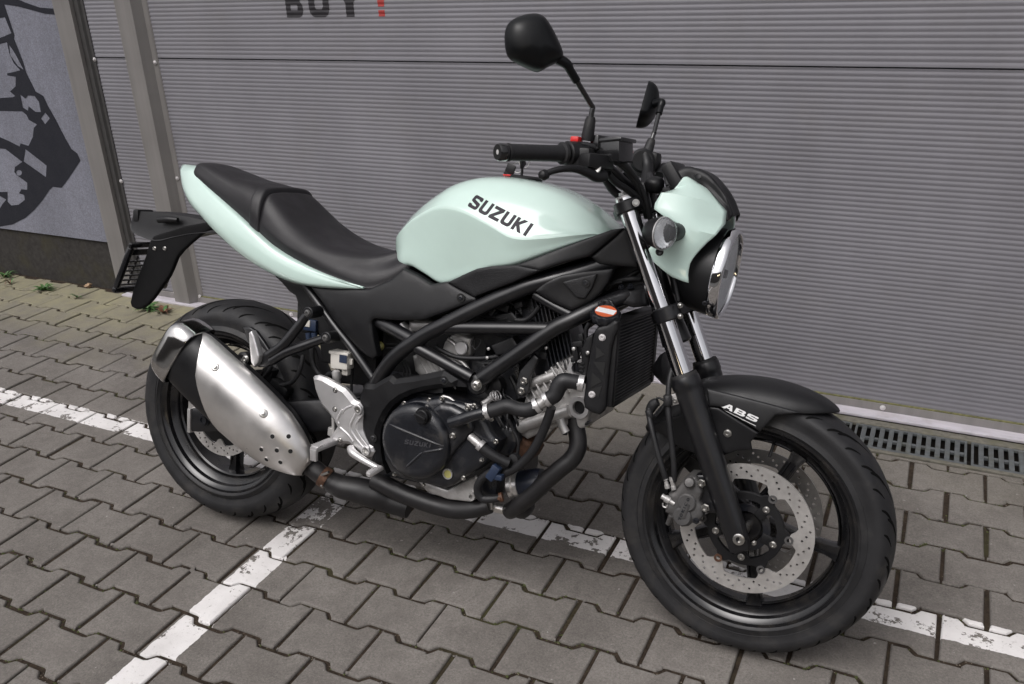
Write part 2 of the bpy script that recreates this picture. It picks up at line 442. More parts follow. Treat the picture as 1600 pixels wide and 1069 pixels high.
# block letters, unit square each
def arc(cx, cy, rx, ry, a0, a1, n=8): return [(cx + rx * math.cos(R(a0 + (a1 - a0) * i / n)), cy + ry * math.sin(R(a0 + (a1 - a0) * i / n))) for i in range(n + 1)]
LET = {
 'S': [[(0.0, 0.30), (0.0, 0.14)] + arc(.17, .17, .17, .17, 190, 270, 4) + arc(.80, .20, .20, .20, 270, 360, 4) + [(1.0, .36)] + arc(.84, .42, .16, .14, 0, 90, 4) + [(.30, .66), (.27, .72), (.32, .77), (.68, .77), (.70, .70), (.98, .70), (.98, .84)] + arc(.82, .84, .16, .16, 0, 90, 4) + arc(.20, .82, .20, .18, 90, 180, 4) + [(0, .62)] + arc(.16, .60, .16, .14, 180, 250, 4) + [(.70, .33), (.73, .27), (.68, .23), (.32, .23), (.30, .30)]],
 'U': [[(0, 1), (0, .28)] + arc(.28, .28, .28, .28, 180, 270, 5) + arc(.72, .28, .28, .28, 270, 360, 5) + [(1, 1), (.70, 1), (.70, .32), (.64, .24), (.36, .24), (.30, .32), (.30, 1)]],
 'Z': [[(0, 0), (1, 0), (1, .24), (.42, .24), (1, .78), (1, 1), (.02, 1), (.02, .76), (.56, .76), (0, .22)]],
 'K': [[(0, 0), (.30, 0), (.30, .36), (.66, 0), (1.04, 0), (.52, .52), (1.0, 1), (.62, 1), (.30, .66), (.30, 1), (0, 1)]],
 'I': [[(.1, 0), (.4, 0), (.4, 1), (.1, 1)]],
 'A': [[(0, 0), (.28, 0), (.38, .22), (.66, .22), (.72, 0), (1, 0), (.72, 1), (.42, 1)], [(.46, .42), (.64, .42), (.58, .76)]],
 'B': [[(0, 0), (.75, 0)] + arc(.75, .26, .25, .26, -90, 70, 5) + [(.86, .52)] + arc(.72, .76, .22, .24, -40, 90, 5) + [(0, 1)], [(.28, .22), (.66, .22), (.70, .31), (.66, .40), (.28, .40)], [(.28, .60), (.62, .60), (.66, .69), (.62, .78), (.28, .78)]],
 'Y': [[(.36, 0), (.64, 0), (.64, .42), (1, 1), (.70, 1), (.5, .62), (.30, 1), (0, 1), (.36, .42)]],
 'T': [[(.36, 0), (.64, 0), (.64, .76), (1, .76), (1, 1), (0, 1), (0, .76), (.36, .76)]],
 'O': [arc(.5, .5, .5, .5, 0, 360, 20)[:-1], arc(.5, .5, .24, .28, 0, 360, 16)[:-1]],
 'C': [arc(.5, .5, .5, .5, 45, 315, 14) + arc(.5, .5, .24, .26, 315, 45, 12)],
 '!': None,
}
def word(txt, w=1.0, gap=0.2, slant=0.0, narrow=('I',)):
    out = []; x = 0
    for ch in txt:
        if ch == ' ': x += w * .6; continue
        for_w = .5 * w if ch in narrow else w
        out.append([[(x + a * w + slant * b, b) for a, b in L] for L in LET[ch]]); x += for_w + gap
    return out, x - gap
# ================================================================== SETTING
RP = 0.14085           # pitch of the paver rows
H_ = 0.0095
def ground_materials():
    # concrete pavers
    m, nt, b = nt_new('concrete_paver'); L = nt.links
    tc = nt.nodes.new('ShaderNodeTexCoord')
    at = nt.nodes.new('ShaderNodeAttribute'); at.attribute_name = 'rnd'
    def noise(s, d=5, r=.55):
        n = nt.nodes.new('ShaderNodeTexNoise'); n.inputs['Scale'].default_value = s; n.inputs['Detail'].default_value = d; n.inputs['Roughness'].default_value = r
        L.new(tc.outputs['Object'], n.inputs['Vector']); return n.outputs[0]
    def mr(src, a, bb, c, d):
        n = nt.nodes.new('ShaderNodeMapRange'); n.inputs[1].default_value = a; n.inputs[2].default_value = bb; n.inputs[3].default_value = c; n.inputs[4].default_value = d
        L.new(src, n.inputs[0]); return n.outputs[0]
    def mixc(f, a, bb, mode='MIX'):
        n = nt.nodes.new('ShaderNodeMix'); n.data_type = 'RGBA'; n.blend_type = mode
        for k, val in ((0, f), (6, a), (7, bb)):
            if isinstance(val, (int, float)): n.inputs[k].default_value = val
            elif isinstance(val, tuple): n.inputs[k].default_value = (*val, 1)
            else: L.new(val, n.inputs[k])
        return n.outputs[2]
    def math_(op, a, bb):
        n = nt.nodes.new('ShaderNodeMath'); n.operation = op
        for k, val in ((0, a), (1, bb)):
            if isinstance(val, (int, float)): n.inputs[k].default_value = val
            else: L.new(val, n.inputs[k])
        return n.outputs[0]
    col = mixc(mr(noise(3.2, 5), .35, .65, 0, 1), (0.166, 0.151, 0.137), (0.238, 0.219, 0.200))
    col = mixc(1.0, col, mr(at.outputs['Fac'], 0, 1, .76, 1.18), 'MULTIPLY')
    col = mixc(1.0, col, math_('MULTIPLY', mr(noise(170, 5, .85), .32, .68, .66, 1.34), mr(noise(32, 4, .7), .3, .7, .86, 1.13)), 'MULTIPLY')
    vor = nt.nodes.new('ShaderNodeTexVoronoi'); vor.inputs['Scale'].default_value = 260; L.new(tc.outputs['Object'], vor.inputs['Vector'])
    col = mixc(mr(vor.outputs['Distance'], .0, .20, .6, 0), col, (.42, .40, .37))
    # dark smudges and light scuffs
    col = mixc(mr(noise(9, 7, .65), .50, .72, 0, .55), col, (.13, .117, .107))
    sp = noise(55, 2, .5); col = mixc(mr(sp, .735, .76, 0, .5), col, (.42, .40, .38))
    # greenish yellow algae close to the wall on the left
    sx = nt.nodes.new('ShaderNodeSeparateXYZ'); L.new(tc.outputs['Object'], sx.inputs[0])
    nearwall = mr(math_('ADD', sx.outputs[1], mr(noise(3, 4), .3, .7, -.16, .16)), .62, 1.12, 0, 1)
    left = mr(sx.outputs[0], -1.4, 0.6, 1, .12)
    alg = math_('MULTIPLY', nearwall, left)
    col = mixc(math_('MULTIPLY', alg, mr(noise(14, 6), .3, .62, .35, .85)), col, (.275, .255, .16))
    L.new(col, b.inputs['Base Color'])
    b.inputs['Roughness'].default_value = 0.8; b.inputs['Specular IOR Level'].default_value = .3
    bp = nt.nodes.new('ShaderNodeBump'); bp.inputs['Strength'].default_value = .55; bp.inputs['Distance'].default_value = .0012
    hgt = math_('ADD', noise(260, 3, .7), math_('MULTIPLY', noise(30, 3), .8)); L.new(hgt, bp.inputs['Height']); L.new(bp.outputs[0], b.inputs['Normal'])
    M['paver'] = m
    # joint filling
    def band(v, lo, hi):
        return math_('MULTIPLY', mr(v, lo, lo + .0006, 0, 1), mr(v, hi, hi + .0006, 1, 0))
    wob = mr(noise(45, 3), .3, .7, -.002, .002)
    lineB = band(math_('ADD', sx.outputs[1], wob), .212, .303)
    lineA = math_('MULTIPLY', band(math_('ADD', sx.outputs[0], wob), -.186, -.094), mr(sx.outputs[1], .2115, .212, 1, 0))
    ln = math_('MAXIMUM', lineA, lineB)
    pbase = mixc(mr(noise(8, 4), .3, .7, 0, 1), (.60, .58, .57), (.76, .74, .73))
    pbase = mixc(mr(noise(75, 5, .7), .58, .70, 0, .55), pbase, (.30, .27, .25))
    near = mr(math_('ABSOLUTE', math_('SUBTRACT', sx.outputs[1], .06), 0), .03, .24, .10, -.015)
    wear = mr(math_('ADD', math_('ADD', math_('MULTIPLY', noise(15, 5, .65), .78), math_('MULTIPLY', noise(80, 4, .7), .40)), near), .668, .688, 1, 0)
    m_, nt_ = m, nt
    fac = math_('MULTIPLY', ln, wear)
    colp = mixc(fac, col, pbase); L.new(colp, b.inputs['Base Color'])
    m, nt, b = nt_new('joint_soil'); L = nt.links
    tc = nt.nodes.new('ShaderNodeTexCoord')
    col = mixc(mr(noise(60, 6, .7), .35, .65, 0, 1), (.022, .016, .012), (.055, .040, .028))
    col = mixc(mr(noise(2.6, 6, .6), .54, .70, 0, .7), col, (.062, .062, .026))
    col = mixc(mr(noise(150, 2), .68, .74, 0, .6), col, (.2, .18, .15))
    L.new(col, b.inputs['Base Color']); b.inputs['Roughness'].default_value = .95; b.inputs['Specular IOR Level'].default_value = .2
    bp = nt.nodes.new('ShaderNodeBump'); bp.inputs['Strength'].default_value = 1; bp.inputs['Distance'].default_value = .004
    L.new(noise(180, 5, .8), bp.inputs['Height']); L.new(bp.outputs[0], b.inputs['Normal'])
    M['joint'] = m
    # worn road paint
    m, nt, b = nt_new('worn_white_paint'); L = nt.links
    tc = nt.nodes.new('ShaderNodeTexCoord')
    base = mixc(mr(noise(8, 4), .3, .7, 0, 1), (.62, .60, .59), (.78, .76, .75))
    base = mixc(mr(noise(70, 5, .7), .60, .72, 0, .5), base, (.30, .27, .25))
    w = mr(math_('ADD', math_('MULTIPLY', noise(11, 3, .5), .85), math_('MULTIPLY', noise(70, 4, .7), .28)), .655, .685, 0, 1)
    sxx = nt.nodes.new('ShaderNodeSeparateXYZ'); L.new(tc.outputs['Object'], sxx.inputs[0])
    # heavier wear where the rear wheel rolls over the line
    near = math_('MULTIPLY', mr(math_('ABSOLUTE', math_('SUBTRACT', sxx.outputs[1], .03), 0), .0, .20, .115, 0), mr(sxx.outputs[0], -.3, .2, 1, 1))
    w2 = mr(math_('ADD', math_('ADD', math_('MULTIPLY', noise(11, 3, .5), .85), math_('MULTIPLY', noise(70, 4, .7), .28)), near), .655, .685, 0, 1)
    bb = mixc(w2, base, (.21, .195, .183))
    L.new(bb, b.inputs['Base Color']); b.inputs['Roughness'].default_value = .7
    bp = nt.nodes.new('ShaderNodeBump'); bp.inputs['Strength'].default_value = .4; bp.inputs['Distance'].default_value = .001
    L.new(noise(240, 3, .7), bp.inputs['Height']); L.new(bp.outputs[0], b.inputs['Normal'])
    M['paint'] = m
ground_materials()
M['asphalt'] = mat('asphalt', (0.055, 0.053, 0.050), rough=.9, var=.3, vscale=200, bump=.8, bscale=150)

def clip(poly, axis, val, keep_less):
    out = []; n = len(poly)
    for i in range(n):
        a, b = poly[i - 1], poly[i]
        ina = (a[axis] <= val) if keep_less else (a[axis] >= val); inb = (b[axis] <= val) if keep_less else (b[axis] >= val)
        if ina != inb:
            t = (val - a[axis]) / (b[axis] - a[axis]); out.append((a[0] + (b[0] - a[0]) * t, a[1] + (b[1] - a[1]) * t))
        if inb: out.append(b)
    return out
def area(p): return sum(p[i - 1][0] * p[i][1] - p[i][0] * p[i - 1][1] for i in range(len(p))) / 2
def wave(c, low_at, u0, u1, centre_v):
    """boundary points from u0 to u1 (one period, u0/u1 on flats)"""
    return None
def paver_outline(u, k):
    """paver centred at u in row k (between wave k and wave k+1); its straight ends lie at u-.1 and u+.1"""
    lo = k * RP + H_; hi = (k + 1) * RP + H_
    a, s = .042, .016
    bot = [(u - .1, lo - H_), (u - .1 + a, lo - H_), (u - .1 + a + s, lo + H_), (u + .1 - a - s, lo + H_), (u + .1 - a, lo - H_), (u + .1, lo - H_)]
    top = [(u + .1, hi + H_), (u + .1 - a, hi + H_), (u + .1 - a - s, hi - H_), (u - .1 + a + s, hi - H_), (u - .1 + a, hi + H_), (u - .1, hi + H_)]
    return bot + top
def inset2(poly, d):
    p3 = [V((x, y, 0)) for x, y in poly]; return [(p.x, p.y) for p in inset3(p3, V((0, 0, 1)), d)]
def ease(poly, r=0.006):
    out = []
    for i in range(len(poly)):
        a, b, c = V(poly[i - 1]), V(poly[i]), V(poly[(i + 1) % len(poly)])
        ra = min(r, (a - b).length * .35); rc = min(r, (c - b).length * .35)
        p = b + (a - b).normalized() * ra; q = b + (c - b).normalized() * rc
        m = (p + q) / 2 * .5 + b * .5
        out += [tuple(p), tuple(m), tuple(q)]
    return out
DR_X0, DR_F = 1.06, 1.022
pav = MB(); rnd = []; tops = []
rg = random.Random(3)
for k in range(-19, 9):
    for j in range(-26, 30):
        u = .1 * (k % 2) + .2 * j + .1
        if u < -5.2 or u > 4.6: continue
        poly = paver_outline(u, k)
        pieces = []
        if k >= 8: poly = clip(poly, 1, 1.292, True)
        vmax = max(p[1] for p in poly) if poly else 0
        if poly and vmax > DR_F - .005:
            A = clip(poly, 0, DR_X0, True); B = clip(clip(poly, 0, DR_X0, False), 1, DR_F - .003, True)
            pieces = [p for p in (A, B) if len(p) > 2 and abs(area(p)) > .0012]
        elif poly: pieces = [poly]
        for pl in pieces:
            # drop duplicate points
            q = [pl[i] for i in range(len(pl)) if math.hypot(pl[i][0] - pl[i - 1][0], pl[i][1] - pl[i - 1][1]) > 1e-5]
            if area(q) < 0: q = q[::-1]
            jx, jy, an = rg.gauss(0, .0009), rg.gauss(0, .0009), rg.gauss(0, .003)
            cx = sum(p[0] for p in q) / len(q); cy = sum(p[1] for p in q) / len(q)
            q = [(cx + jx + (x - cx) * math.cos(an) - (y - cy) * math.sin(an), cy + jy + (x - cx) * math.sin(an) + (y - cy) * math.cos(an)) for x, y in q]
            gap = .0042 + rg.random() * .0018
            if k >= 7: gap *= .5
            q = [(x + rg.gauss(0, .0008), y + rg.gauss(0, .0008)) for x, y in ease(q, .0035)]; o1 = inset2(q, gap); o2 = inset2(q, gap + .0018); o3 = inset2(q, gap + .0042)
            dz = rg.gauss(0, .0009); tx, ty = rg.gauss(0, .006), rg.gauss(0, .006)
            def Z(p, h): return (p[0], p[1], h + dz + (p[0] - cx) * tx + (p[1] - cy) * ty)
            rings = [[Z(p, -.022) for p in o1], [Z(p, -.0042) for p in o1], [Z(p, -.0012) for p in o2], [Z(p, 0) for p in o3]]
            nf = len(pav.f); pav.rings(rings, True, False, False); r_ = rg.random()
            ov_, tr_, _ = fill2d([o3], 1.0); pav.add([Z((v_.x, v_.y), 0) for v_ in ov_], tr_)
            rnd += [r_] * (len(pav.f) - nf)
            tops.append((o3, Z, r_))
o = pav.build('paving', 'paver', smooth=False, recalc=False)
def _attr(o, vals):
    a = o.data.attributes.new('rnd', 'FLOAT', 'FACE')
    if len(vals) == len(o.data.polygons):
        for i, v_ in enumerate(vals): a.data[i].value = v_
_attr(o, rnd); tag(o, kind='structure')
# soil in the joints, and the yard beyond the pavers
def sheet(mb, x0, y0, x1, y1, z):
    """flat sheet with an opening for the drain channel"""
    for a, b, c, d in ((x0, y0, x1, 1.038), (x0, 1.038, 1.062, 1.198), (4.598, 1.038, x1, 1.198), (x0, 1.198, x1, y1)):
        if c > a: mb.add([(a, b, z), (c, b, z), (c, d, z), (a, d, z)], [(0, 1, 2, 3)])
    return mb
jb = sheet(MB(), -5.3, -2.8, 4.8, 1.4, -.0065)
tag(jb.build('joint_filling', 'joint', recalc=False), kind='structure')
gb = sheet(MB(), -150, -150, 150, 150, -.03)
tag(gb.build('ground', 'asphalt', recalc=False), kind='structure')
# grit and moss crumbs caught in the joints
M['grit'] = mat('grit', (0.17, 0.14, 0.11), rough=.9, var=.5, vscale=300)
M['mossbit'] = mat('moss_crumb', (0.055, 0.065, 0.018), rough=.95, var=.4, vscale=200)
def crumbs(name, n, m, size, zone, seed, zoff):
    g = random.Random(seed); mb = MB(); k = 0
    while k < n:
        o3, Z, r_ = tops[g.randrange(len(tops))]; i = g.randrange(len(o3)); a = o3[i]; b = o3[i - 1]; t = g.random()
        x = a[0] + (b[0] - a[0]) * t; y = a[1] + (b[1] - a[1]) * t
        if not (-2.6 < x < 2.4 and -1.0 < y < 1.25): continue
        if zone and math.sin(x * 5.1 + 2 * math.sin(y * 4)) + math.sin(y * 6.3 + x * 2) < .55 and g.random() > .12: continue
        nx, ny = (b[1] - a[1]), -(b[0] - a[0]); l = math.hypot(nx, ny) + 1e-9; o = g.uniform(.002, .009)
        cx, cy = x + nx / l * o * (-1 if pip(x + nx / l * .004, y + ny / l * .004, o3) else 1), y + ny / l * o * (-1 if pip(x + nx / l * .004, y + ny / l * .004, o3) else 1)
        r = size * g.uniform(.5, 1.6); h = r * g.uniform(.5, 1.0); a0 = g.random() * 6
        ring = [(cx + r * g.uniform(.7, 1.2) * math.cos(a0 + q * 1.257), cy + r * g.uniform(.7, 1.2) * math.sin(a0 + q * 1.257), zoff) for q in range(5)]
        mb.add(ring + [(cx, cy, zoff + h)], [(q, (q + 1) % 5, 5) for q in range(5)]); k += 1
    tag(mb.build(name, m, recalc=False, smooth=False), kind='stuff')
crumbs('gravel', 5000, 'grit', .0013, False, 11, -.0062)
crumbs('moss', 7000, 'mossbit', .0024, True, 12, -.0060)
# painted bay lines: paint lies on each paver top
def painted(name, x0, x1, y0, y1, lab):
    mb = MB()
    for o3, Z, r_ in tops:
        xs = [p[0] for p in o3]; ys = [p[1] for p in o3]
        if max(xs) < x0 or min(xs) > x1 or max(ys) < y0 or min(ys) > y1: continue
        q = list(o3)
        for ax, vv, less in ((0, x0, False), (0, x1, True), (1, y0, False), (1, y1, True)):
            if q: q = clip(q, ax, vv, less)
        if len(q) > 2 and abs(area(q)) > 1e-5:
            if area(q) < 0: q = q[::-1]
            mb.rings([[Z(p, -.0005) for p in q], [Z(p, .0014) for p in q]], True, False, True)
    o = mb.build(name, 'paint', recalc=False, smooth=False); tag(o, kind='structure'); return o

# ---- wall
M['metalwall'] = mat('grey_coated_sheet', (0.206, 0.202, 0.222), rough=.42, metal=.0, coat=.15, coatr=.3, var=.05, vscale=3, dirt=(.19, .18, .18), dscale=5, damt=.3)
M['trim'] = mat('grey_brown_flashing', (0.20, 0.19, 0.183), rough=.5, var=.05, vscale=6, dirt=(.22, .21, .20), dscale=6, damt=.3)
M['trimdark'] = mat('dark_trim', (0.055, 0.053, 0.052), rough=.5, var=.1)
M['sill'] = mat('pale_sill_sheet', (0.62, 0.59, 0.64), rough=.4, metal=.2, var=.08, vscale=9, dirt=(.35, .32, .30), dscale=12, damt=.5)
M['moss'] = mat('mossy_seal', (0.14, 0.135, 0.06), rough=.9, var=.4, vscale=60)
M['plaster'] = mat('grey_blue_plaster', (0.215, 0.22, 0.26), rough=.95, var=.22, vscale=170, bump=1.0, bscale=260, dirt=(.16, .16, .18), dscale=30, damt=.5, spec=.2)
M['mural'] = mat('black_mural_paint', (0.022, 0.023, 0.030), rough=.9, var=.2, vscale=170, bump=.8, bscale=260, spec=.2)
M['plinth'] = mat('dark_plinth_render', (0.040, 0.037, 0.035), rough=.85, var=.25, vscale=60, bump=.6, bscale=200, dirt=(.06, .055, .03), dscale=6, damt=.6, spec=.25)
M['door_black'] = mat('black_wall_lettering', (0.020, 0.018, 0.022), rough=.5)
M['door_red'] = mat('red_wall_lettering', (0.35, 0.035, 0.03), rough=.5)
YW = 1.300
add_streaks(M['metalwall'], (5, 1, .9), .95, 1.04); add_streaks(M['metalwall'], (.8, 1, 2.5), .94, 1.05); add_streaks(M['trim'], (30, 1, .8), .88, 1.08)
add_streaks(M['plaster'], (5, 1, 1.2), .85, 1.1); add_streaks(M['sill'], (6, 30, 1), .8, 1.08)
PER = 0.01632
PROF = [(0, 0), (.42, 0), (.60, .0015), (.80, .0015), (1.0, 0)]   # fraction of period, depth into the wall
def rib_z(z0, z1):
    """profile points (z, y)"""
    out = []; z = z0
    n = int((z1 - z0) / PER); per = (z1 - z0) / n
    for i in range(n):
        for f, d in PROF[:-1]: out.append((z0 + (i + f) * per, YW + d))
    out.append((z1, YW)); return out
def wall_panel(z0, z1, x0, x1, parent):
    pr = rib_z(z0 + .004, z1 - .003)
    pr = [(z0, YW + .02), (z0 + .001, YW)] + pr + [(z1 - .001, YW), (z1, YW + .02)]
    mb = MB(); mb.rings([[(x0, y, z) for z, y in pr], [(x1, y, z) for z, y in pr]], False, False, False)
    o = mb.build('wall_panel', 'metalwall', parent, angle=60, recalc=False); return o
wall = empty('corrugated_wall', (0, YW, 0)); wall.location = (0, 0, 0)
tag(wall, 'grey wall of fine-ribbed sheet metal panels behind the motorcycle', 'wall')
for z0, z1 in ((.037, 1.1182), (1.1214, 2.203), (2.206, 3.3)): wall_panel(z0, z1, -2.10, 6.5, wall)
mb = MB(); mb.box((2.2, YW + .03, 1.7), (8.7, .03, 3.38)); mb.build('backing', 'dark', wall)
mb = MB(); mb.box((2.35, YW - .0045, .0205), (8.2, .013, .030), ch=.0015); mb.build('bottom_trim', 'trim', wall)
mb = MB(); mb.box((2.35, YW - .001, .0375), (8.2, .014, .004)); mb.build('seal', 'moss', wall)
mb = MB(); mb.box((-2.0, YW - .0045, .0205), (.21, .013, .030), ch=.0015); mb.build('bottom_trim', 'trim', wall)
# lettering that follows the ribs
def on_ribs(loops, mb):
    outer = loops[0]
    ov, tr, _ = fill2d(loops, .05)
    pr = rib_z(1.1214 + .004, 2.203 - .003)
    for i in range(len(pr) - 1):
        za, ya = pr[i]; zb, yb = pr[i + 1]
        if zb - za < 1e-6: continue
        for t in tr:
            q = [(ov[j].x, ov[j].y) for j in t]; q = clip(clip(q, 1, za, False) if q else q, 1, zb, True)
            if len(q) > 2 and abs(area(q)) > 1e-9:
                if area(q) < 0: q = q[::-1]
                mb.add([(x, ya + (yb - ya) * (z - za) / (zb - za) - .0007, z) for x, z in q], [tuple(range(len(q)))])
lz = 1.2775; lh = .115
lb = MB()
for ch, x0, x1 in (('B', -1.006, -.925), ('U', -.897, -.803), ('Y', -.775, -.645)):
    on_ribs([[(x0 + (x1 - x0) * a, lz + lh * b) for a, b in L] for L in LET[ch]], lb)
tag(lb.build('wall_lettering', 'door_black', wall, recalc=False), 'black block lettering BUY')
lb = MB(); on_ribs([[(-.585, lz), (-.558, lz), (-.558, lz + .022), (-.585, lz + .022)]], lb); on_ribs([[(-.585, lz + .034), (-.558, lz + .034), (-.554, lz + .115), (-.589, lz + .115)]], lb)
tag(lb.build('exclamation_mark', 'door_red', wall, recalc=False), 'red exclamation mark')
def screws(parent, pts):
    for x, z, y in pts:
        b_ = MB(); b_.lathe([(0, .0095), (.0015, .0095), (.0025, .006), (.0055, .0055), (.007, .003)], (x, y, z), (0, -1, 0), 12); b_.build('screw', 'bolt_pale', parent)
M['bolt_pale'] = mat('pale_screw', (0.62, 0.60, 0.60), rough=.35, metal=.3)
screws(wall, [(1.288, .022, YW - .011), (-1.196, .022, YW - .011), (0.05, .022, YW - .011), (2.5, .022, YW - .011), (-.55, .022, YW - .011)])
# flashing posts
post = tag(empty('wall_post'), 'grey folded metal post cover proud of the ribbed wall, right of the narrow ribbed strip', 'post', 'sheet metal post covers')
sec = [(-1.915, YW - .0005), (-1.905, YW - .004), (-1.885, YW - .006), (-1.862, YW - .045), (-1.772, YW - .045), (-1.748, YW - .006), (-1.728, YW - .004), (-1.722, YW - .0005), (-1.722, YW + .01), (-1.915, YW + .01)]
mb = MB(); mb.rings([[(x, y, z) for x, y in sec] for z in (.0095, 3.3)], True, True, True); mb.build('post_cover', 'trim', post, smooth=False)
screws(post, [(-1.896, z, YW - .006) for z in (1.108, .600, .037)] + [(-1.738, z, YW - .006) for z in (1.103, .603, .037)])
post2 = tag(empty('wall_post'), 'grey sheet metal corner cover with a dark groove, beside the plaster wall with the mural', 'post', 'sheet metal post covers')
sec = [(-2.262, YW - .010), (-2.255, YW - .030), (-2.150, YW - .030), (-2.148, YW + .01), (-2.262, YW + .01)]
mb = MB(); mb.rings([[(x, y, z) for x, y in sec] for z in (.0095, 3.3)], True, True, True); mb.build('post_cover', 'trim', post2, smooth=False)
sec = [(-2.149, YW - .012), (-2.118, YW - .014), (-2.112, YW - .004), (-2.096, YW - .004), (-2.096, YW + .01), (-2.149, YW + .01)]
mb = MB(); mb.rings([[(x, y, z) for x, y in sec] for z in (.0095, 3.3)], True, True, True); mb.build('groove_strip', 'trimdark', post2, smooth=False)
screws(post2, [(-2.098, z, YW - .005) for z in (1.112, .566)])
# sill
sill = MB(); sill.box((2.15, 1.268, .004), (8.7, .060, .009), ch=.0015)
so = sill.build('threshold_sill', 'sill'); tag(so, 'pale lilac metal sill strip on the ground along the ribbed wall', 'sill')
# plaster wall with mural, plinth
pw = empty('plaster_wall'); tag(pw, 'grey blue roughcast wall with a black mural at the left edge', 'wall')
mb = MB(); mb.box((-4.26, YW + .046, 1.775), (4.0, .10, 3.05)); mb.build('plaster', 'plaster', pw)
mb = MB(); mb.box((-4.26, YW + .058, .12), (4.0, .10, .262)); mb.build('plinth', 'plinth', pw)
def mural():
    def wp(L): return [(W(x, y, 1, YW - .004).x, W(x, y, 1, YW - .004).z) for x, y in L]
    outer = [(-18, 0), (24, -3), (40, 4), (63, 12), (91, 14), (93.5, 24), (69, 21), (28, 10), (7, 7), (13, 25), (18, 40), (23, 55), (22, 60), (28, 75), (37, 98), (41, 113), (48, 127), (56, 143), (68, 150), (75, 165), (87, 186), (95, 202), (104, 219), (112, 233), (121, 239.5), (126, 251), (120, 260), (112, 272), (104, 284), (96.5, 293.4), (83, 292), (77.5, 296.7), (67, 312.5), (54, 328), (40, 340.5), (20, 350.6), (0, 354), (-18, 355)]
    holes = [[(-15, 30), (8, 27), (18, 52), (4, 58), (-15, 64)],
      [(-15, 72), (11, 66), (15, 84), (22, 99), (32, 110), (11, 115), (12, 118), (25, 120), (24.5, 135), (16, 143), (24, 150), (20, 152), (-15, 154)],
      [(16, 70), (23, 82), (37, 108), (28, 101), (19, 86)],
      [(32, 148), (40, 154), (44, 149), (54, 150), (61, 159), (64, 175), (56, 175), (45, 166), (44, 173), (36, 168)],
      [(71, 176), (78, 185), (71, 194), (64.5, 185)],
      [(-15, 173), (35, 174), (42, 180), (45, 187), (58, 194.6), (53, 200), (51.6, 213.7), (45, 228), (32.5, 224), (31, 229), (13.5, 220), (-15, 208)],
      [(-15, 230), (9, 233), (35, 253), (23.6, 261), (22.5, 268.7), (27, 274), (42.7, 285.5), (42.7, 296.7), (33.7, 295.6), (30, 302), (38, 304.6), (39, 312.5), (29, 320), (18, 321), (12, 315), (12, 300), (-15, 300)],
      [(-15, 306), (0, 306), (10, 312), (4, 319), (0, 326), (-15, 330)],
      [(40, 233), (73, 258.6), (72, 276.5), (37, 252)], arc(30, 270, 4.5, 4.5, 0, 360, 10)[:-1]]
    holes[2] = [(14.5, 70), (16, 86), (28, 103), (37, 109), (24, 84)]
    ov, tr, _ = fill2d([wp(outer)] + [wp(h) for h in holes], .06)
    mb = MB(); n = len(ov)
    mb.add([(v.x, YW - .0052, v.y) for v in ov], tr)
    o = mb.build('mural', 'mural', pw, recalc=False)
    if o.data.polygons[0].normal.y > 0: o.data.flip_normals()
mural()
# ---- drain
dr = tag(empty('drain_grate'), 'weathered grey slotted drain grate at the foot of the ribbed wall', 'drain grate')
M['grate'] = mat('galvanised_grate', (0.13, 0.14, 0.145), rough=.55, metal=.4, var=.2, vscale=50, dirt=(.10, .095, .05), dscale=20, damt=.7)
M['concrete_edge'] = mat('mossy_concrete_edge', (0.13, 0.122, 0.10), rough=.9, var=.3, vscale=60, bump=.6, bscale=200, dirt=(.07, .07, .03), dscale=15, damt=.7)
M['drainpit'] = mat('drain_pit', (0.010, 0.007, 0.005), rough=.95, var=.4, vscale=30)
mb = MB(); mb.box((2.83, 1.212, -.005), (3.54, .036, .012), ch=.002); mb.box((2.83, 1.031, -.005), (3.54, .016, .012), ch=.002); mb.build('edge_frame', 'concrete_edge', dr)
mb = MB(); mb.box((2.83, 1.12, -.075), (3.54, .17, .004)); mb.box((2.83, 1.036, -.04), (3.54, .004, .07)); mb.box((2.83, 1.2, -.04), (3.54, .004, .07)); mb.build('channel', 'drainpit', dr)
def grate(x0, n, longs):
    """one cast grate section with two rows of slots"""
    p = .0276; w = .0130; x1 = x0 + n * p
    mb = MB()
    def bar(xa, xb, ya, yb): mb.box(((xa + xb) / 2, (ya + yb) / 2, -.006), (xb - xa, yb - ya, .009), ch=.0012)
    bar(x0, x1, 1.039, 1.055); bar(x0, x1, 1.186, 1.194)
    for i in range(n + 1):
        c = x0 + i * p
        xa = max(x0, c - (p - w) / 2); xb = min(x1, c + (p - w) / 2); bar(xa, xb, 1.0555, 1.1855)
    for i in range(n):
        if i in longs: continue
        c = x0 + (i + .5) * p; bar(c - w / 2 + .0003, c + w / 2 - .0003, 1.105, 1.117)
    mb.build('grate_section', 'grate', dr)
W0 = 1.2295
for s in range(-1, 8):
    x0 = W0 - .012 + s * .343
    if x0 + .340 > 4.55: break
    grate(x0 if s >= 0 else x0 + .1656, 12 if s >= 0 else 6, (0,) if s >= 0 else ())
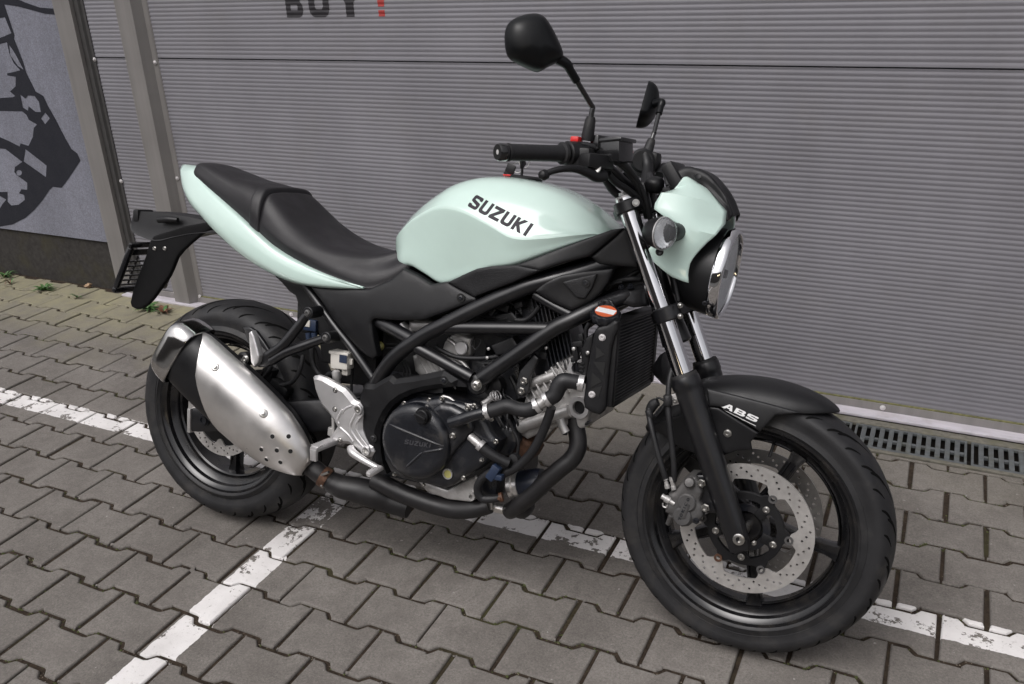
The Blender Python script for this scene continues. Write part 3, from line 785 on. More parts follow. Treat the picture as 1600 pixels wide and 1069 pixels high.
# ---- weeds and leaf litter at the foot of the wall
M['leaf'] = mat('weed_leaf', (0.05, 0.12, 0.028), rough=.55, var=.35, vscale=60)
M['leafred'] = mat('reddish_leaf', (0.14, 0.06, 0.03), rough=.6, var=.3, vscale=60)
M['dryleaf'] = mat('dry_leaf', (0.30, 0.20, 0.12), rough=.7, var=.3, vscale=50)
def weed(x, y, r, n, lab, red=0, seed=1):
    g = random.Random(seed); mb = MB()
    for i in range(n):
        a = g.random() * 6.28; L = r * g.uniform(.45, 1.0); h = g.uniform(.008, .028); wd = L * g.uniform(.10, .2)
        L *= 1.35; d = V((math.cos(a), math.sin(a), 0)); s = V((-d.y, d.x, 0)); mi = 1 if g.random() < red else 0
        pts = []
        for k in range(5):
            t = k / 4; c = d * (L * t) + V((0, 0, h * math.sin(t * 2.4) + .002)); w = wd * math.sin(min(1, t * 1.15 + .08) * math.pi) + .0006
            pts += [c + s * w, c + V((0, 0, -w * .3)), c - s * w]
        fs = [(k * 3 + q, k * 3 + q + 1, k * 3 + q + 4, k * 3 + q + 3) for k in range(4) for q in (0, 1)]
        mb.add([p + V((x, y, 0)) for p in pts], fs, mi)
    o = mb.build('weed', ['leaf', 'leafred'], recalc=False); tag(o, lab, 'weed', 'weeds at the foot of the wall'); return o
def wpx(x, y): p = W(x, y); return p.x, p.y
weed(*wpx(70, 454), .055, 26, 'green weed growing from the paving joint below the dark plinth', 0, 1)
weed(*wpx(9, 433), .05, 20, 'green weed at the left edge beside the dark plinth', .1, 2)
weed(*wpx(17, 444), .035, 12, 'small mixed green and brown weed just before the plinth at the far left', .5, 6)
weed(*wpx(231, 484), .06, 30, 'green weed on the paving in front of the pale sill strip', 0, 3)
weed(*wpx(256, 490), .055, 16, 'reddish brown weed beside the rear tyre and the sill strip', .85, 4)
weed(*wpx(121, 466), .035, 8, 'tiny flat yellow green sprig on the paving left of the plate holder', .1, 5)
g = random.Random(9); mb = MB(); x, y = wpx(138, 449)
for i in range(3):
    pts = []; a0 = g.random() * 6
    for k in range(9):
        a = a0 + k / 9 * 6.28; r = .016 * (1 + .45 * math.cos(3 * a)); pts.append(V((x + r * math.cos(a) + i * .006, y + r * math.sin(a), .006 + .005 * i + .008 * math.sin(a * 2 + i))))
    mb.add([V((x + i * .006, y, .014 + .004 * i))] + pts, [(0, 1 + k, 1 + (k + 1) % 9) for k in range(9)])
tag(mb.build('dry_leaf', 'dryleaf', recalc=False), 'curled pale dry leaf on the paving against the dark plinth', 'leaf')

# ---- unseen low building, added across the yard to darken what faces it
M['added_facade'] = mat('added_dark_facade', (0.10, 0.09, 0.085), rough=.9, var=.3, vscale=3)
fb = tag(empty('reflection_building'), 'unseen dark low building added across the yard for reflections', 'building')
mb = MB(); mb.box((-2, -13.0, 2.4), (34, 4, 4.9), ch=.02); mb.build('wall', 'added_facade', fb)  # body of the added unseen building
m_, nt_, b_ = nt_new('reflection_window'); b_.inputs['Emission Color'].default_value = (1, .80, .5, 1); b_.inputs['Emission Strength'].default_value = 2.5; M['reflwin'] = m_  # glowing panes added for warm reflections in the tank paint
for x in (3.2, 6.4): mb = MB(); mb.box((x, -10.985, 3.2), (2.2, .02, .55)); mb.build('added_window', 'reflwin', fb)
# ================================================================== MOTORCYCLE
bike = empty('motorcycle', mw=POSE)
tag(bike, 'mint green and black naked motorcycle leaning on its side stand across the painted bay lines', 'motorcycle')
def part(mb, name, mats, parent=None, mirror=False, **k):
    o = mb.build(name, mats, parent or bike, **k)
    if mirror: mirror_obj(o)
    return o
WB = 1.450

# ------------------------------------------------------------------ wheels
def torus_point(Rr, Rc, w, ang, phi):
    return None
def tyre_profile(Ro, half, rb, hb):
    """(y, r) from right bead to left bead: crown radius Ro, half width, bead at rb, hb"""
    pts = [(-hb, rb)]
    pts += [(-hb * 1.10, rb + .006), (-hb * 1.13, rb + .0085), (-hb * 1.14 - .0012, rb + .0095), (-hb * 1.15, rb + .0110), (-half * .93, rb + .022), (-half * .935 - .001, rb + .0228), (-half * .945, rb + .0245), (-half * .995, rb + .036), (-half, rb + .045)]
    n = 9; ys = half; dr = Ro - (rb + .045)
    for i in range(1, n):
        a = math.pi / 2 * i / n; pts.append((-half * math.cos(a), rb + .045 + dr * math.sin(a) ** 1.0))
    pts.append((0, Ro)); return pts + [(-y, r) for y, r in reversed(pts[:-1])]
def wheel(name, cx, cz, Ro, half, rimr, hb, nsp, a0, front, mw=None, lab=None):
    w = empty(name); w.parent = bike; w.matrix_parent_inverse = Matrix.Identity(4)
    if mw is not None: w.matrix_local = mw @ Matrix.Translation((cx, 0, cz))
    else: w.matrix_local = Matrix.Translation((cx, 0, cz))
    prof = tyre_profile(Ro, half, rimr - .004, hb)
    mb = MB(); N = 96
    rings = [[V((r * math.cos(2 * math.pi * j / N), y, r * math.sin(2 * math.pi * j / N))) for j in range(N)] for y, r in prof]
    mb.rings(rings, True, False, False)
    # fine raised rings on the side wall
    # tread grooves: curved cuts following the crown
    def on(y, a):
        y = max(-half * .985, min(half * .985, y))
        r = next((p[1] + (q[1] - p[1]) * (y - p[0]) / (q[0] - p[0] + 1e-12)) for p, q in zip(prof[9:-9], prof[10:-8]) if q[0] >= y - 1e-9)
        return V(((r + .0005) * math.cos(a), y, (r + .0005) * math.sin(a)))
    g = 18 if front else 16; per = 2 * math.pi / g
    for s in (-1, 1):
        for i in range(g):
            b0 = per * i + (per / 2 if s > 0 else 0)
            for (y0, a_0, y1, a_1, wd, bend) in ((.10, .0, .80, .80, .0074, .25), (.42, .42, .93, 1.02, .0062, .14), (.70, .20, .96, .50, .0050, .06)):
                pts = []
                for k in range(9):
                    t = k / 8; y = half * (y0 + (y1 - y0) * t) * s; a = b0 + per * (a_0 + (a_1 - a_0) * t + bend * math.sin(t * math.pi) * .6)
                    ww = wd * math.sin(math.pi * (.12 + .76 * t)); p = on(y, a)
                    # width across the direction of travel of the groove
                    q = on(y, a + ww / Ro); q2 = on(y + ww * .7 * s, a - ww / Ro * .2)
                    pts += [q, p + (p - q) * .9 if k else p]
                mb.add(pts, [(k * 2, k * 2 + 1, k * 2 + 3, k * 2 + 2) for k in range(8)], 1)
    ty = mb.build('tyre', ['rubber', 'groove'], w, angle=60)
    # rim barrel
    mb = MB(); h = hb + .0015
    rp = [(-h, rimr + .0015), (-h - .0025, rimr - .001), (-h - .0015, rimr - .007), (-h + .004, rimr - .012), (-h + .007, rimr - .017), (-h + .018, rimr - .020), (-h + .030, rimr - .034), (-h + .036, rimr - .037), (0, rimr - .040)]
    rp = rp + [(-y, r) for y, r in reversed(rp[:-1])]
    inner = [(-y, r + (.004 if abs(y) < h - .01 else .0)) for y, r in rp]
    rings = [[V((r * math.cos(2 * math.pi * j / 96), y, r * math.sin(2 * math.pi * j / 96))) for j in range(96)] for y, r in rp]
    mb.rings(rings, True, False, False)
    # inner skin of the well
    rin = rimr - .040
    yw = h - .036
    mb.rings([[V(((rin + dr) * math.cos(2 * math.pi * j / 96), y, (rin + dr) * math.sin(2 * math.pi * j / 96))) for j in range(96)] for y, dr in ((-yw, .0), (-yw + .004, -.004), (yw - .004, -.004), (yw, 0))], True, False, False)
    # spokes: three-ridged tapering arms
    for i in range(nsp):
        a = R(a0 + 360 / nsp * i); er = V((math.cos(a), 0, math.sin(a))); et = V((-math.sin(a), 0, math.cos(a))); ey = V((0, 1, 0))
        rs = []
        for r, wt, wy in ((.028, .026, .024), (.05, .019, .021), (.09, .0155, .019), (.13, .0140, .017), (rin - .022, .0148, .0165), (rin - .008, .0175, .018), (rin + .003, .023, .021)):
            cd_ = .66 if .05 < r < rin - .03 else .97; sec = [(-wt, -wy * .55), (-wt * .75, -wy), (-wt * .45, -wy), (-wt * .33, -wy * cd_), (wt * .33, -wy * cd_), (wt * .45, -wy), (wt * .75, -wy), (wt, -wy * .55)]
            sec += [(-x, -y) for x, y in sec]
            rs.append([er * r + et * x + ey * y for x, y in sec])
        mb.rings(rs, True, True, True)
    mb.lathe([(-.05, .018), (-.05, .030), (-.034, .040), (-.028, .044), (.028, .044), (.034, .040), (.05, .030), (.05, .018)], (0, 0, 0), (0, 1, 0), 40)
    mb.build('rim', 'rim', w, angle=32)
    # valve stem
    a = R(a0 + 360 / nsp * 1 + 18); er = V((math.cos(a), 0, math.sin(a)))
    mb = MB(); mb.tube([er * (rin + .002), er * (rin - .018) + V((0, -.004, 0)), er * (rin - .034) + V((0, -.012, 0))], [.004, .0035, .0038], 10); mb.build('valve_stem', 'rubber', w)
    return w
stn = R(-2.029); ax = V((-math.sin(R(25)), 0, math.cos(R(25)))); o_ = V((WB + .106, 0, 0))
STEER = Matrix.Translation(o_) @ Matrix.Rotation(stn, 4, ax) @ Matrix.Translation(-o_)
fw = wheel('front_wheel', WB, .300, .2995, .0605, .2296, .0505, 5, -9, True, STEER)
rw = wheel('rear_wheel', 0, .315, .315, .081, .2296, .0725, 5, -93, False)
def disc(name, parent, y, ro, ri, holes_r, nh, mats, lugs=5, la=60, th=.0045, tabs=True):
    """drilled brake disc in the plane y, centred on the wheel"""
    N = nh * 4
    outer = [(ro * math.cos(2 * math.pi * i / 120), ro * math.sin(2 * math.pi * i / 120)) for i in range(120)]
    inner = []
    for i in range(120):
        a = 2 * math.pi * i / 120; rr = ri
        if tabs:
            d = min(abs((math.degrees(a) - la - k * 360 / lugs + 180) % 360 - 180) for k in range(lugs))
            rr = ri - .019 * max(0, 1 - (d / 9.5) ** 2) ** .5 if d < 9.5 else ri
        inner.append((rr * math.cos(a), rr * math.sin(a)))
    holes = []
    for k, (hr, off) in enumerate(holes_r):
        for i in range(nh):
            a = 2 * math.pi * (i + off) / nh; holes.append([(hr * math.cos(a) + .0029 * math.cos(t * math.pi / 4), hr * math.sin(a) + .0029 * math.sin(t * math.pi / 4)) for t in range(8)])
    loops = [outer, inner] + holes
    vs = []; es = []
    for L in loops:
        o = len(vs); vs += [V(p) for p in L]; es += [(o + i, o + (i + 1) % len(L)) for i in range(len(L))]
    r = geometry.delaunay_2d_cdt(vs, es, [], 0, 1e-7); ov, of = r[0], r[2]; tr = []
    hc = [(sum(p[0] for p in h) / 8, sum(p[1] for p in h) / 8) for h in holes]
    for f in of:
        cx = sum(ov[i].x for i in f) / 3; cy = sum(ov[i].y for i in f) / 3; d = math.hypot(cx, cy)
        if d > ro or pip(cx, cy, inner): continue
        if any(math.hypot(cx - x, cy - y_) < .0027 for x, y_ in hc): continue
        tr.append(list(f))
    n = len(ov); vv = [(v.x, y - th / 2, v.y) for v in ov] + [(v.x, y + th / 2, v.y) for v in ov]
    from collections import Counter
    cnt = Counter(tuple(sorted((t[i], t[(i + 1) % 3]))) for t in tr for i in range(3))
    fs = tr + [[i + n for i in reversed(t)] for t in tr] + [[a, b, b + n, a + n] for (a, b), c in cnt.items() if c == 1]
    mb = MB(); mb.add(vv, fs); return mb.build(name, mats, parent, angle=30)
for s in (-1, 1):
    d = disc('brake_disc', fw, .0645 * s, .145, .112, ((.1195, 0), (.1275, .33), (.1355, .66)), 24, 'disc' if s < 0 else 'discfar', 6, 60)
    if s < 0:
        # carrier (black star), bobbins, bolts
        mb = MB(); N = 180; prof = []
        out = []
        for i in range(N):
            a = 2 * math.pi * i / N; dg = math.degrees(a)
            d1 = min(abs((dg - 60 * k + 180) % 360 - 180) for k in range(6)); r = .083 + (.011 * max(0, 1 - (d1 / 11) ** 2))
            out.append((r * math.cos(a), r * math.sin(a)))
        inn = []
        for i in range(N):
            a = 2 * math.pi * i / N; dg = math.degrees(a)
            d1 = min(abs((dg - 53 - 72 * k + 180) % 360 - 180) for k in range(5)); r = .066 - (.014 * max(0, 1 - (d1 / 14) ** 2))
            inn.append((r * math.cos(a), r * math.sin(a)))
        ov, tr, _ = fill2d([out, inn], .02)
        mb.rings([[V((x, -.0575, z)) for x, z in out], [V((x, -.0655, z)) for x, z in out], [V((x * .985, -.067, z * .985)) for x, z in out]], True, False, False)
        mb.rings([[V((x, -.0575, z)) for x, z in inn], [V((x * 1.01, -.067, z * 1.01)) for x, z in inn]], True, False, False)
        oo = [(x * .985, z * .985) for x, z in out]; ii = [(x * 1.01, z * 1.01) for x, z in inn]
        ov, tr, _ = fill2d([oo, ii], .02); mb.add([(v.x, -.067, v.y) for v in ov], tr)
        for k in range(5):      # inner bridges towards the hub
            a = R(53 + 72 * k); er = V((math.cos(a), 0, math.sin(a))); mb.box(er * .052 + V((0, -.060, 0)), (.03, .007, .022), Matrix.Rotation(-a, 3, 'Y'), ch=.002)
        mb.build('disc_carrier', 'plastic', fw, angle=30)
        for k in range(6):
            a = R(-2.5 + 60 * k); c = V((.0935 * math.cos(a), -.0675, .0935 * math.sin(a)))
            mb = MB(); mb.ring(c, (0, -1, 0), .0048, .0092, .003, 20); mb.build('bobbin', 'grey' if k != 4 else 'rust', fw)
        for k in range(5):
            a = R(53 + 72 * k); c = V((.0655 * math.cos(a), -.067, .0655 * math.sin(a))); mb = MB(); mb.bolt(c, (0, -1, 0), .0062, hexa=False, h=.005); mb.build('bolt', 'bolt', fw)
# abs ring and hub detail
mb = MB(); mb.ring((0, -.052, 0), (0, -1, 0), .036, .052, .004, 60); mb.build('sensor_ring', 'casting', fw)
disc('brake_disc', rw, -.0735, .122, .094, ((.100, 0), (.107, .33), (.1145, .66)), 20, 'disc', 5, -93, th=.005)
mb = MB(); mb.lathe([(0, .060), (.006, .092), (.012, .094), (.014, .090), (.016, .05), (.016, .03)], (0, -.058, 0), (0, -1, 0), 50); mb.build('disc_carrier', 'plastic', rw)

# ------------------------------------------------------------------ front fork
def fork(side):
    t = P(976, 310, -.105); a = P(1043, 490, -.105); b = P(1069, 589, -.105); c = P(1151, 838, -.105)
    pts = [V((p.x, side * .105, p.z)) for p in (t, a, b, c)]
    u = (pts[2] - pts[0]).normalized()
    leg = MB(); d = (pts[3] - pts[2]).normalized()
    L = (pts[3] - pts[2]).length
    leg.lathe([(-.004, .0215), (-.004, .029), (.004, .0315), (.020, .0320), (.024, .0305), (.034, .0300), (.07, .0290), (.15, .0285), (.24, .0275), (L - .03, .0262), (L + .0, .0255), (L + .018, .020)], pts[2], d, 40)
    # axle lug
    e = pts[3]
    leg.box(e + d * -.005 + V((0, -side * .0, 0)), (.046, .040, .075), Matrix.Rotation(R(-24), 3, 'Y'), ch=.012)
    part(leg, 'fork_leg', 'frame')
    tb = MB(); tb.cyl(pts[0], pts[2] + u * .01, .0205, seg=40); part(tb, 'fork_tube', 'chrome')
    sb = MB(); sb.lathe([(0, .0205), (-.006, .0255), (-.008, .028), (-.002, .030), (.002, .030)], pts[2], d, 32); part(sb, 'dust_seal', 'rubber')
    cp = MB(); cp.lathe([(0, .0205), (.004, .0205), (.006, .018), (.007, .010), (.013, .0095), (.013, .004), (.009, .004)], pts[0], -u, 32); part(cp, 'fork_cap', 'alulight')
    return pts, u, d
FP, FU, FD = fork(-1); fork(1)
fl = FP[1]
rake = Matrix.Rotation(R(-24.6), 3, 'Y')
def clamp(c, z_h, name, off):
    """triple clamp plate joining both tubes"""
    mb = MB()
    for s in (-1, 1):
        p = V((c.x, s * .105, c.z)); mb.lathe([(-z_h, .0275), (-z_h + .003, .0300), (z_h - .003, .0300), (z_h, .0275)], p, FU * -1, 36)
    up = V((-math.sin(R(24.6)), 0, math.cos(R(24.6)))); bk = V((-math.cos(R(24.6)), 0, -math.sin(R(24.6))))
    o = V((c.x, 0, c.z)) + bk * off
    pts = [o + bk * .032 + V((0, y, 0)) for y in (-.035, .035)] + [V((c.x, .098, c.z)) + bk * .02, V((c.x, .098, c.z)) - bk * .016, o - bk * -.002 + V((0, .03, 0)) - bk * .02, o - bk * .018 + V((0, -.03, 0)), V((c.x, -.098, c.z)) - bk * .016, V((c.x, -.098, c.z)) + bk * .02]
    mb.prism([p - up * z_h * .8 for p in pts], up * z_h * 1.6, ch=.003); return part(mb, name, 'frame')
clamp(P(1043, 490, -.105), .016, 'lower_fork_clamp', .025)
clamp(P(981, 323, -.105), .013, 'upper_fork_clamp', .025)
mb = MB(); mb.bolt(P(993.5, 317, -.135), (.4, -1, .1), .0062, hexa=False, h=.006); part(mb, 'clamp_bolt', 'bolt')
for yy in (480, 497): mb = MB(); mb.bolt(P(1062, yy - 3, -.13), (.9, -.5, 0), .0052, hexa=False, h=.006); part(mb, 'clamp_bolt', 'bolt')
# steering head
hd = MB(); h0 = V((P(1043, 490, 0).x, 0, 0)); s0 = V((WB + .106, 0, 0)); hd.lathe([(.74, .030), (.745, .034), (.80, .030), (.86, .028), (.94, .030), (1.00, .034), (1.005, .03)], s0, ax, 36); part(hd, 'steering_head', 'frame')
# axle
mb = MB(); e = P(1154, 843.5, -.131); mb.lathe([(0, .0125), (.004, .0125), (.005, .010), (.005, .0062), (.001, .0060), (.001, 0)], e + V((0, .004, 0)), (0, -1, 0), 24); mb.cyl((e.x, -.10, e.z), (e.x, .125, e.z), .011); part(mb, 'front_axle', 'bolt')
mb = MB(); mb.bolt(P(1178, 848.5, -.122), (.7, -.7, 0), .005); part(mb, 'pinch_bolt', 'bolt')

# ------------------------------------------------------------------ front mudguard
fc = V((WB, 0, .300))
rows = []
for an, hw, ro, re in ((60.8, .010, .315, .313), (62.2, .026, .318, .3105), (65.9, .050, .3195, .301), (69.8, .064, .320, .291), (74.6, .073, .3205, .281), (79.4, .079, .321, .271), (84.5, .083, .3215, .264), (92, .084, .3225, .268), (100, .085, .3245, .270), (108, .085, .328, .272), (116, .084, .331, .276), (126, .081, .328, .280), (134, .074, .322, .284), (141, .062, .316, .290), (145, .048, .312, .296)):
    a = R(an); e = V((math.cos(a), 0, math.sin(a)))
    d_ = ro - re; half = [(0, ro), (-.35 * hw, ro - .04 * d_), (-.64 * hw, ro - .17 * d_), (-.85 * hw, ro - .42 * d_), (-.96 * hw, ro - .72 * d_), (-hw, re)]
    rows.append([fc + e * r + V((0, y, 0)) for y, r in half])
mb = MB(); surf(mb, mirrored([[V((p.x, p.y, p.z)) for p in r] for r in rows]), 4, 4)
fend = part(mb, 'front_mudguard', 'plastic'); solidify(fend, .003, -1)
fen_side = panel('mudguard_side', [(1104, 607, -.088), (1150, 618, -.088), (1200, 631, -.086), (1252, 645, -.078), (1225, 648.5, -.086), (1212, 649, -.088), (1187.5, 674.5, -.092), (1150, 652, -.094), (1124, 636, -.094), (1108, 635, -.094)], 'plastic', bike, bulge=.0025, edge=.004, thick=.004, step=.008, mirror=True)
low = panel('mudguard_lower_panel', [(1100, 640, -.088), (1110, 635.5, -.090), (1123, 637.5, -.0915), (1185.5, 676.5, -.090), (1173, 691, -.088), (1175, 703, -.086), (1152, 704, -.086), (1134, 710, -.086), (1118, 700, -.086), (1106, 670, -.086)], 'plastic', bike, bulge=.003, edge=.005, thick=.005, step=.008, mirror=True)
panel('mudguard_lower_panel', [(1012, 667, -.060), (1040, 655, -.078), (1072, 645, -.088), (1112, 640, -.088), (1128, 700, -.086), (1110, 712, -.084), (1086, 708, -.082), (1062, 700, -.078), (1040, 682, -.07), (1024, 672, -.062)], 'plastic', bike, bulge=.003, edge=.005, thick=.004, step=.010, mirror=True)
mb = MB(); p = P(1137, 677, -.0925); mb.ring(p, (0, -1, 0), .007, .0098, .0008, 28); part(mb, 'bolt_recess', 'dark')
mb = MB(); mb.bolt(p, (0, -1, 0), .0068, hexa=False, h=.0045); part(mb, 'mudguard_bolt', 'bolt')
bv = bvh_of([fen_side, low])
wd, wl = word('ABS', 1.0, .12, .55)
o0 = P(1128.5, 635, -.092); e1 = (P(1185, 660.5, -.09) - P(1128.5, 635, -.09)) / wl * .94; e2 = (P(1144, 633, -.09) - P(1136, 640.5, -.09))
e2 = V((.0, 0, 1)) * .0145 - V((.007, 0, 0)); 
o = decal('abs_lettering', wd, o0 + V((0, 0, -.001)), e1, e2, bv, 'white', bike, (0, 1, 0), step=.006); tag(o, 'white letters ABS')
mb = MB(); 
o = decal('abs_lettering', [[[(0, 0), (1, 0), (1, 1), (0, 1)]]], P(1131, 638.5, -.09), P(1182, 664.5, -.09) - P(1131, 638.5, -.09), V((0, 0, -.0013)), bv, 'white', bike, (0, 1, 0), step=.006)

# ------------------------------------------------------------------ caliper, brake lines
def caliper():
    K = empty('brake_caliper'); K.parent = bike
    Y = -.118
    body = MB()
    o = panel('caliper_body', [(1045, 771, Y), (1057, 765, Y), (1066, 752, Y), (1076, 743, Y), (1088, 744, Y), (1093, 752, Y), (1098, 768, Y), (1094, 782, Y), (1099, 792, Y), (1099, 806, Y), (1092, 816, Y), (1082, 817, Y), (1076, 822, Y), (1066, 823, Y), (1056, 816, Y), (1050, 804, Y), (1040, 800, Y), (1039, 788, Y), (1046, 782, Y)], 'grey', K, bulge=.010, edge=.012, thick=.05, step=.006)
    m = MB()
    for (x, y, r) in ((1074, 784.5, .0195), (1066.5, 806.5, .0200)):
        m.lathe([(0, r), (.006, r), (.0085, r - .0025), (.0085, 0)], P(x, y, Y - .008), (0, -1, 0), 36)
    a, b = P(1074, 784.5, Y - .0085), P(1066.5, 806.5, Y - .0085); m.tube([a, b], .012, 16)
    m.build('piston_cap', 'grey', K)
    m = MB(); m.lathe([(0, .0125), (.012, .0125), (.017, .009), (.018, 0)], P(1078, 754, Y - .004), (.1, -1, .3), 28); m.lathe([(0, .006), (.03, .006), (.03, 0)], P(1044, 818, Y + .01), (.3, -.5, .9), 12); m.build('slide_pin_boot', 'grey', K)
    for x, y in ((1096, 755), (1102, 793.5)): m = MB(); m.bolt(P(x, y, Y - .004), (0, -1, 0), .0078, h=.009); m.build('caliper_bolt', 'bolt', K)
    m = MB(); m.bolt(P(1087.5, 814, Y - .012), (0, -1, 0), .0060, h=.006); m.build('pad_pin', 'casting', K)
    # letters on the cap
    wd, wl = word('TOKICO', 1, .3); A = P(1061, 814, Y - .02); B = P(1076, 779, Y - .02)
    e1 = (B - A) / wl; e2 = V((e1.z, 0, -e1.x)).normalized() * -.0062; bvh = bvh_of([c for c in K.children if c.name.startswith('piston_cap')])
    o = decal('caliper_lettering', wd, A - e2 * .4, e1, e2, bvh, 'casting', K, (0, 1, 0), off=.0006, step=.004); tag(o, 'dark embossed letters TOKICO')
    # banjo fittings
    for x, y in ((1043, 763), (1053, 765)):
        m = MB(); p = P(x, y, Y - .004)
        m.lathe([(0, .0058), (.008, .0058), (.009, .0048), (.018, .0048), (.019, .0058), (.028, .0055)], p, P(x - 3, y - 15, Y) - P(x, y, Y), 12); m.build('hose_fitting', 'alu', K)
    m = MB(); m.lathe([(0, .0062), (.008, .0062), (.009, .0085), (.020, .0085), (.021, .0062), (.032, .006)], P(1034, 775, Y - .006), P(1052, 786, Y) - P(1034, 775, Y), 14); m.tube([P(1036, 786, Y - .01), P(1036, 791, Y - .01), P(1041, 793, Y - .01), P(1043, 789, Y - .01)], .0018, 8); m.build('banjo_bolt', 'alu', K)
    # bracket on the fork
    m = panel('caliper_bracket', [(1088, 742, -.108), (1108, 742, -.108), (1125, 790, -.108), (1118, 802, -.108), (1094, 800, -.108), (1090, 775, -.108)], 'frame', K, bulge=.003, edge=.005, thick=.02, step=.01)
caliper()
mb = MB()
mb.tube([P(1041, 752, -.12), P(1036, 735, -.125), P(1027, 705, -.125), P(1019, 672, -.12), P(1014, 648, -.11), P(1016, 632, -.10)], .0062, 12); part(mb, 'brake_hose', 'hose')
mb = MB(); mb.tube([P(1053, 752, -.12), P(1053, 730, -.125), P(1050, 695, -.125), P(1046, 660, -.125), P(1044, 630, -.12), P(1046, 595, -.11), P(1053, 560, -.09), P(1048, 520, -.06)], .0062, 12); part(mb, 'brake_hose', 'hose')
mb = MB(); mb.tube([P(1020, 655, -.1), P(1034, 640, -.12), P(1043, 618, -.12), P(1047, 600, -.11)], .0028, 8); mb.tube([P(1012, 645, -.1), P(1022, 627, -.1), P(1030, 622, -.1), P(1040, 628, -.1)], .0026, 8); part(mb, 'sensor_cable', 'hose')
mb = MB(); mb.cyl(P(1044, 634, -.125), P(1043, 617, -.125), .0095, ch=.002); mb.cyl(P(1017, 655, -.11), P(1013, 640, -.11), .008, ch=.002); mb.tube([P(1015, 642, -.1), P(1021, 632, -.1), P(1028, 628, -.1)], [.010, .012, .009], 12); part(mb, 'hose_grommet', 'rubber')
mb = MB(); mb.box(P(1051, 625, -.12), (.022, .004, .024), rake, ch=.002); part(mb, 'hose_clamp', 'alu')
mb = MB(); mb.bolt(P(1055, 626, -.124), (0, -1, 0), .0045, hexa=False, h=.004); part(mb, 'clamp_bolt', 'bolt')
# left caliper, simply shaped, mirrored
mb = MB(); mb.box((1.315, .105, .375), (.085, .05, .075), Matrix.Rotation(R(35), 3, 'Y'), ch=.014); part(mb, 'brake_caliper', 'grey')

# ------------------------------------------------------------------ fuel tank
TS = [(.522, .850, .050, .835, .045, .79), (.540, .878, .078, .852, .072, .79), (.57, .908, .105, .872, .100, .79), (.605, .938, .124, .896, .114, .792), (.65, .970, .142, .920, .124, .778), (.70, .998, .156, .938, .129, .762), (.76, 1.0145, .166, .934, .136, .783), (.83, 1.017, .173, .910, .153, .811), (.895, 1.009, .173, .884, .160, .826), (.96, .992, .158, .888, .148, .853), (1.02, .961, .135, .899, .127, .880), (1.062, .930, .106, .905, .101, .898), (1.086, .906, .074, .896, .070, .891), (1.096, .893, .040, .888, .036, .885)]
rows = []
for x, zt, wc, zc, wl, zl in TS:
    h = zt - zc; m_ = (zc + zl) / 2; bl = zc - zl
    rows.append([V((x, 0, zt)), V((x, -.32 * wc, zt - .02 * h)), V((x, -.56 * wc, zt - .12 * h)), V((x, -.75 * wc, zt - .37 * h)), V((x, -.89 * wc, zt - .68 * h)), V((x, -.975 * wc, zc + .10 * h)), V((x, -wc, zc)), V((x, -(wc * .97 + wl * .03), zc - bl * .10)), V((x, -(wc * .5 + wl * .5), zc - bl * .5)), V((x, -wl - .002, zc - bl * .85)), V((x, -wl + .003, zl)), V((x, -wl + .016, zl - .006))])
mb = MB(); surf(mb, mirrored(rows), 5, 5, cap0=False, cap1=False)
tank = part(mb, 'fuel_tank', 'mint', angle=60)
tbv = bvh_of([tank])
A = P(736, 322, -.14); B = P(829, 370, -.145)
wd, wl = word('SUZUKI', 1.15, .16)
e1 = (B - A) / wl; e2 = (P(744, 307, -.135) - P(736, 322, -.14)); e2 = e2 * 1.2
o = decal('tank_lettering', wd, A, e1, e2, tbv, 'decal', tank, (0, 1, 0), off=.0004, step=.0035); tag(o, 'dark block letters SUZUKI'); mirror_obj(o)
# filler cap, lock
mb = MB(); c = V((.842, 0, 1.0145)); mb.lathe([(0, .040), (.003, .040), (.006, .037), (.008, .030), (.008, 0)], c, (.05, 0, 1), 40); part(mb, 'filler_cap', 'plastic')
mb = MB(); mb.box((.80, -.012, 1.021), (.022, .012, .003), ch=.001); part(mb, 'cap_sticker', 'red')
kk = V((.83, 0, 1.026))
ks = P(815, 277, 0); 
key = empty('key'); key.matrix_world = POSE @ Matrix.Translation(ks)
tag(key, 'black headed keys hanging from the tank filler lock of the motorcycle', 'keys')
mb = MB(); mb.box((.0, 0, .010), (.003, .009, .030)); mb.box((0, 0, .036), (.007, .024, .026), Matrix.Rotation(R(25), 3, 'X'), ch=.003); mb.build('key_head', 'plastic', key)
mb = MB(); mb.box((-.030, 0, .018), (.024, .006, .022), Matrix.Rotation(R(20), 3, 'Y'), ch=.003); mb.box((-.038, .004, .006), (.018, .006, .018), Matrix.Rotation(R(-30), 3, 'Y'), ch=.003); mb.build('key_head', 'plastic', key)
mb = MB(); mb.tube([V((.004 + .013 * math.cos(t / 12 * 6.283), .001, .037 + .015 * math.sin(t / 12 * 6.283))) for t in range(13)], .0010, 6); mb.tube([V((-.012 + .013 * math.cos(t / 12 * 6.283), .001, .022 + .012 * math.sin(t / 12 * 6.283))) for t in range(13)], .0010, 6); mb.build('key_ring', 'bolt', key)

